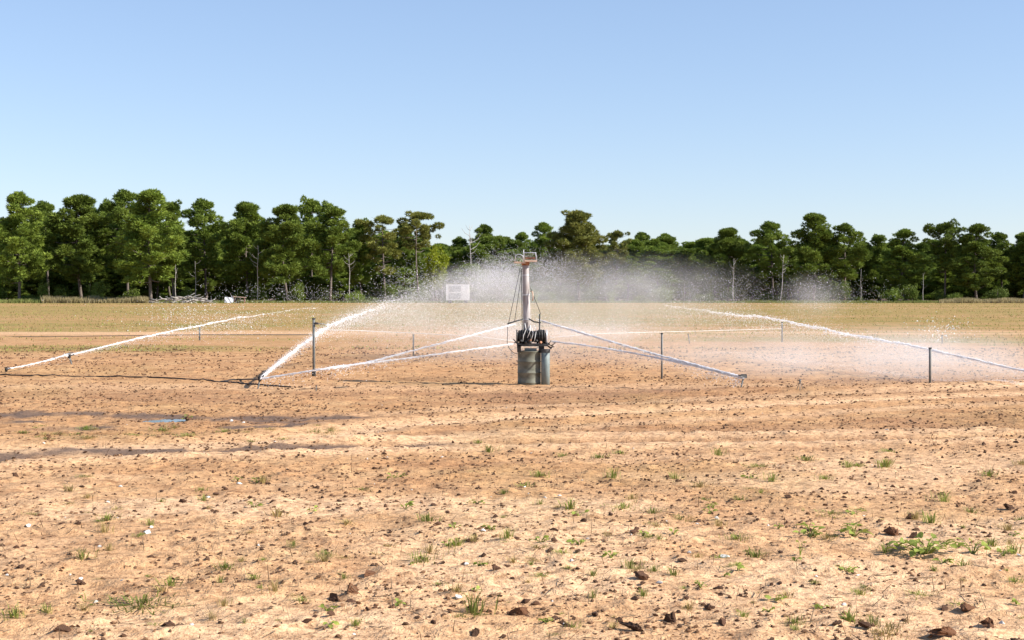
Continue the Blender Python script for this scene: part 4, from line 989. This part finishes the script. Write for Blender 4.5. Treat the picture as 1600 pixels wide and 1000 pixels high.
# scattered clods: the 270 that show largest are objects of their own, the rest one mesh
n = 9500
yy = 5.8 + 36 * rng.uniform(0, 1, n) ** 0.95; xx = rng.uniform(-0.42, 0.42, n) * (yy + 1.5)
dn = 0.35 + 1.0 * sst(0.42, 0.66, fbm(xx * 0.9, yy * 1.1, 131, 3)); dn *= 1 - 0.8 * np.exp(-(seg_dist(xx, yy, RUT_A) / 0.5) ** 2)
keep = rng.uniform(0, 1.3, n) < dn * np.where(yy > 24, 0.55, 1.0); xx, yy = xx[keep], yy[keep]
ss = 0.005 + 0.0155 * rng.uniform(0, 1, len(xx)) ** 2.2 + 0.004 * rng.uniform(0, 1, len(xx))
app = ss / yy * (np.abs(xx) < 0.37 * yy)
order = np.argsort(-app); top = order[:258]; rest = order[258:]
for k in top:
    put(CL[k % 12], 'soil_clod', xx[k], yy[k], ss[k] * 1.1, 0.42, 'small dark soil clod lying loose near ' + near(xx[k], yy[k]), 'soil clod', 'loose soil clods')
def scatter_mesh(name, X, Y, S, mat, label, cat, sub=0, var=10, seed0=0, flat=0.7, sink=0.3):
    V, Fc = [], []; off = 0; protos = [lump(seed0 + i, sub, 0.36, flat) for i in range(var)]; Z = Hm(X, Y)
    for i in range(var):
        sel = np.arange(i, len(X), var); pv, pf = protos[i]; a = rng.uniform(0, 6.28, len(sel)); ca, sa = np.cos(a)[:, None], np.sin(a)[:, None]; s = S[sel][:, None]
        vx = (pv[None, :, 0] * ca - pv[None, :, 1] * sa) * s + X[sel][:, None]; vy = (pv[None, :, 0] * sa + pv[None, :, 1] * ca) * s + Y[sel][:, None]
        vz = pv[None, :, 2] * s * rng.uniform(0.7, 1.2, (len(sel), 1)) + Z[sel][:, None] + s * (0.6 - sink)
        V.append(np.stack([vx, vy, vz], -1).reshape(-1, 3)); Fc.append((pf[None] + (np.arange(len(sel)) * len(pv))[:, None, None] + off).reshape(-1, 3)); off += len(sel) * len(pv)
    tag(link(name, mesh_np(name, np.concatenate(V), np.concatenate(Fc)), M[mat]), label, cat, None, 'stuff')
scatter_mesh('loose_clods', xx[rest], yy[rest], ss[rest] * 1.1, 'clod', 'loose dark clods strewn thinly over the field', 'soil clods', 0, 12, 400)
n = 52000; Y = 5.6 + 34 * rng.uniform(0, 1, n) ** 1.25; X = rng.uniform(-0.42, 0.42, n) * (Y + 1.0)
kp = rng.uniform(0, 1, n) < 0.15 + 0.95 * sst(0.4, 0.62, fbm(X * 1.3, Y * 1.5, 141, 3)); X, Y = X[kp], Y[kp]
scatter_mesh('soil_crumbs', X, Y, (0.003 + 0.0095 * rng.uniform(0, 1, len(X)) ** 2.2) * (0.9 + Y / 19), 'crumb', 'fine soil crumbs strewn over the sandy field', 'soil crumbs', 0, 10, 500)

# white stones
stones = [(43, 820, 10), (232, 837, 12), (124, 907, 9), (189, 759, 7), (755, 832, 11), (727, 890, 12), (715, 938, 13), (574, 720, 7), (326, 778, 8), (375, 756, 9), (236, 826, 8), (157, 857, 8), (1132, 870, 14), (553, 988, 6),
          (1030, 912, 8), (891, 909, 8), (300, 983, 8), (1320, 945, 11), (1592, 872, 9), (1386, 680, 7), (875, 778, 6), (852, 778, 5), (893, 878, 8), (1120, 812, 9), (1563, 898, 6), (404, 855, 7), (168, 787, 6), (690, 716, 5), (150, 938, 8), (1078, 862, 8), (1340, 903, 6), (1565, 976, 9), (880, 976, 7), (380, 663, 5), (362, 660, 6), (68, 690, 6), (820, 763, 6), (1200, 826, 6), (1276, 902, 6), (1090, 818, 6)]
for i, (px, py, w) in enumerate(stones):
    g = G(px, py); put(ST_[i % 6], 'white_stone', g.x, g.y, w / 2 * g.y / F * 0.95, 0.3, 'small white stone lying near ' + near(g.x, g.y), 'stone', 'white stones on the sand')
for i in range(50):
    y = random.uniform(6.5, 22); x = random.uniform(-.36, .36) * y
    put(ST_[i % 6], 'white_stone', x, y, random.uniform(0.005, 0.010), 0.3, 'small white stone lying near ' + near(x, y), 'stone', 'white stones on the sand')

# grass tufts
def tuft_mesh(seed, nb, hh, spread, bw=0.0035, curl=0.5):
    rs = np.random.default_rng(seed); m = MB(); bw *= 0.62; m.v.append((0, 0, -0.006))
    for i in range(int(nb * 2.3)):
        az = rs.uniform(0, 6.28); r0 = abs(rs.normal()) * spread * 0.35; l = hh * rs.uniform(0.4, 1.05); out = rs.uniform(0.3, 1.3) * curl
        b = Vector((math.cos(az) * r0, math.sin(az) * r0, -0.005)); d = Vector((math.cos(az + rs.normal() * 0.4), math.sin(az + rs.normal() * 0.4), 0)); sd = Vector((-d.y, d.x, 0)) * bw * rs.uniform(0.7, 1.3)
        p1 = b + d * l * out * 0.35 + Vector((0, 0, l * 0.6)); p2 = b + d * l * out * 1.1 + Vector((0, 0, l * (1 - 0.35 * out)))
        m.add([b - sd, b + sd, p1 + sd * 0.8, p1 - sd * 0.8, p2], [(0, 1, 2, 3), (3, 2, 4)]); m.f.append((0, len(m.v) - 5, len(m.v) - 4))
    return m.mesh('grass_tuft')
TU = [tuft_mesh(i, nb, h, sp, bw, cu) for i, (nb, h, sp, bw, cu) in enumerate(((26, 0.06, 0.10, .0035, .8), (34, 0.075, 0.14, .0035, .7), (20, 0.10, 0.08, .003, .5), (44, 0.05, 0.22, .0035, .9), (16, 0.085, 0.05, .004, .6), (30, 0.045, 0.16, .003, 1.0)))]
for m in TU: m.materials.append(M['grass'])
TD = [m.copy() for m in TU]
for m in TD: m.materials.clear(); m.materials.append(M['drygrass'])
def tuft(px, py, wpx, label, proto=1, dry=False, grp=None, sx=1.0):
    g = G(px, py); o = bpy.data.objects.new('grass_tuft', (TD if dry else TU)[proto]); COL.objects.link(o); base = (0.13, 0.17, 0.12, 0.22, 0.1, 0.16)[proto]
    s = wpx * g.y / F / base * 1.25; o.location = g; o.scale = (s * sx, s * sx, s * random.uniform(0.6, 0.95)); o.rotation_euler = (0, 0, random.uniform(0, 6.28)); return tag(o, label, 'grass', grp)
for px, py, w, lab, pr, dry in (
    (222, 947, 90, 'long low green tuft row on smooth sand above small clods', 3, False), (970, 794, 48, 'wide dense green tuft on its own, above the spiky weeds', 3, False),
    (740, 962, 50, 'spidery yellow-green tuft with long splayed blades', 2, False), (985, 888, 30, 'spiky pale tuft with straight upright blades', 2, False), (1384, 862, 34, 'tall stiff dark green tuft left of the largest leafy weed', 2, False),
    (1385, 990, 70, 'dry yellowing grass clump near the jagged rust-brown clod', 3, True), (353, 890, 34, 'bright green tuft right of two dark clods', 1, False), (662, 876, 42, 'bushy green tuft beside dry pale stems', 1, False), (22, 968, 44, 'green tuft at the foot of a fine dry grass patch', 1, False),
    (510, 872, 28, 'small flat bright green tuft', 3, False), (668, 818, 40, 'grey-green tuft leaning right', 0, False), (1150, 842, 36, 'rounded green tuft among fine dark crumbs', 1, False), (1020, 800, 30, 'loose green tuft right of the wide dense one', 0, False),
    (820, 760, 30, 'green tuft on rough soil above the wide dense tuft', 1, False), (1298, 806, 44, 'dull green trailing tuft', 3, False), (1052, 900, 20, 'blue-green upright tuft beside the long slant clod', 4, False), (128, 878, 30, 'thin green upright tuft among dry stems', 2, False),
    (565, 768, 26, 'flat green tuft above two round clods', 3, False), (1436, 930, 34, 'low bright tuft left of the end clods', 5, False), (1475, 785, 32, 'pale spiky tuft in the rough soil', 2, False), (1545, 744, 30, 'small bright tuft on rough soil', 1, False)):
    tuft(px, py, w, lab, pr, dry)
for i in range(190):
    py = 690 + 300 * random.random() ** 0.8; px = random.uniform(0, 1600)
    if px < 700 and py < 740: continue
    g_ = G(px, py); dry_ = random.random() < 0.4
    tuft(px, py, random.uniform(9, 30), 'small sparse %s grass tuft near ' % ('straw-coloured' if dry_ else 'green') + near(g_.x, g_.y), random.randrange(6), dry_, 'small sparse grass tufts')
for i in range(40):
    tuft(random.uniform(20, 560), random.uniform(664, 690), random.uniform(10, 26), 'low faded grass tuft in the damp soil round the puddle', random.choice([3, 5]), random.random() < 0.5, 'faded tufts round the puddle')

# broad-leaved weeds: each leaf a part
def leaf_mesh():
    m = MB(); k = 5; v = []
    for i in range(k + 1):
        q = i / k; w = 0.36 * math.sin(math.pi * min(0.97, 0.08 + 0.9 * q)) ** 0.8; z = 0.28 * q - 0.42 * q * q
        v += [(q, -w, z + 0.1 * w), (q, 0, z - 0.05), (q, w, z + 0.1 * w)]
    m.add(v, [(i * 3 + j, i * 3 + j + 1, (i + 1) * 3 + j + 1, (i + 1) * 3 + j) for i in range(k) for j in range(2)]); return m.mesh('leaf', True)
LEAF = leaf_mesh(); LEAF.materials.append(M['weed'])
def weed(px, py, wpx, hpx, nl, label, seed=0, upright=0.4):
    g = G(px, py); k = g.y / F; w, h = wpx * k, hpx * k; t = thing('broadleaf_weed', label, 'weed', g); rs = np.random.default_rng(seed); st = MB()
    for i in range(nl):
        az = rs.uniform(0, 6.28); q = rs.uniform(0.1, 1) ** 0.7; tip = Vector((math.cos(az) * w / 2 * q, math.sin(az) * w / 3 * q, h * rs.uniform(0.35, 0.9) * (1.15 - 0.5 * q)))
        st.tube([(0, 0, -0.01), tip * 0.5 + Vector((0, 0, h * 0.1)), tip], [0.0025, 0.002, 0.0012], 4, False)
        o = bpy.data.objects.new('leaf', LEAF); COL.objects.link(o); o.parent = t; s = min(0.046, max(0.022, 0.2 * w + 0.009)) * rs.uniform(0.75, 1.25)
        s *= 1.2; o.location = tip; o.scale = (s, s, s); o.rotation_euler = (rs.normal() * 0.4, rs.uniform(-0.6, 0.4), az + rs.normal() * 0.5)
    st.build('stems', M['weed'], t); return t
weed(1446, 868, 92, 34, 46, 'largest leafy green weed sprawling over the sand', 1)
weed(1520, 868, 40, 30, 11, 'upright two-stemmed leafy weed right of the largest weed', 2)
weed(1566, 870, 30, 20, 7, 'small drooping leafy weed beyond the two-stemmed one', 3)
weed(1471, 882, 28, 9, 9, 'low leafy weed just below the largest weed', 4)
weed(1334, 844, 38, 22, 15, 'leafy weed with folded pale leaves above the dark clods', 5)
weed(1266, 842, 34, 20, 10, 'leafy weed with yellowing upper leaf left of the folded-leaf one', 6)
weed(906, 852, 26, 12, 9, 'small bright star-shaped leafy weed', 7)
weed(1095, 920, 22, 14, 6, 'few-leaved weed on a slanting dark twig', 8)
weed(1152, 893, 20, 14, 7, 'small yellowish leafy weed in bare sand', 9)
weed(1130, 898, 18, 8, 5, 'flat pale leafy weed beside the yellowish one', 13)
weed(845, 848, 30, 12, 10, 'low leafy weed with pale leaves left of the star-shaped one', 10)
weed(640, 906 - 24, 12, 6, 5, 'tiny leafy weed near the bushy tuft', 11)
weed(293, 657, 14, 10, 10, 'green leafy weed on a lump at the edge of the puddle', 12)
weed(1212, 942, 26, 9, 8, 'leafy weed flat on the sand near a row of small clods', 14)
weed(1250, 872, 10, 28, 4, 'single thin reddish-brown upright weed', 15)

for i in range(34):
    px, py = random.uniform(350, 1590), random.uniform(745, 985); g_ = G(px, py)
    weed(px, py, random.uniform(12, 24), random.uniform(6, 12), random.randint(5, 8), 'small leafy green weed near ' + near(g_.x, g_.y), 60 + i)['group'] = 'small leafy weeds'
# dry stems and twigs
def stems(n):
    Y = 5.8 + 22 * rng.uniform(0, 1, n) ** 1.2; X = rng.uniform(-0.4, 0.4, n) * (Y + 0.8); Z = Hm(X, Y); l = rng.uniform(0.02, 0.09, n); a = rng.uniform(0, 6.28, n); e = np.where(rng.uniform(0, 1, n) < 0.72, rng.uniform(0, 0.2, n), rng.uniform(0.7, 1.5, n)); w = rng.uniform(0.0012, 0.003, n)
    D = np.stack([np.cos(a) * np.cos(e), np.sin(a) * np.cos(e), np.sin(e)], 1) * l[:, None]; S = np.stack([-np.sin(a), np.cos(a), 0 * a], 1) * w[:, None]; Up = np.array([0, 0, 1.0]) * w[:, None]
    B = np.stack([X, Y, Z + 0.002], 1); V = np.stack([B - S, B + S, B + Up * 1.6, B + D - S * .6, B + D + S * .6, B + D + Up], 1).reshape(-1, 3)
    o = np.arange(n)[:, None, None] * 6; Fc = (np.array([(0, 1, 4, 3), (1, 2, 5, 4), (2, 0, 3, 5)])[None] + o).reshape(-1, 4)
    tag(link('dry_stems', mesh_np('dry_stems', V, Fc), M['twig']), 'bits of dry stems strewn over the sand', 'dry stems', None, 'stuff')
stems(6500)
def twig(pix, r, label, mat='twig'):
    m = MB(); pts = []
    for (px, py, lift) in pix: g = G(px, py); pts.append(g + Vector((0, 0, lift * g.y / F + r)))
    m.tube(pts, r, 5); tag(m.build('twig', M[mat], None, True), label, 'twig')
twig([(1066, 939, 0), (1085, 922, 2), (1110, 914, 6)], 0.0035, 'dark slanting twig under the few-leaved weed')
twig([(1500, 930, 0), (1530, 940, 14), (1541, 955, 0)], 0.002, 'thin arched stem beside the jagged rust-brown clod')
twig([(1183, 938, 0), (1200, 928, 16)], 0.0022, 'thin leaning stem on bare sand near the flat leafy weed')
twig([(700, 865, 0), (704, 862, 18)], 0.002, 'pale dry stalk beside the bushy green tuft', 'drygrass')
twig([(709, 865, 0), (715, 862, 20)], 0.002, 'second pale dry stalk leaning beside the bushy green tuft', 'drygrass')
twig([(1420, 905, 0), (1460, 905, 1)], 0.003, 'straight dark twig lying below the largest weed')
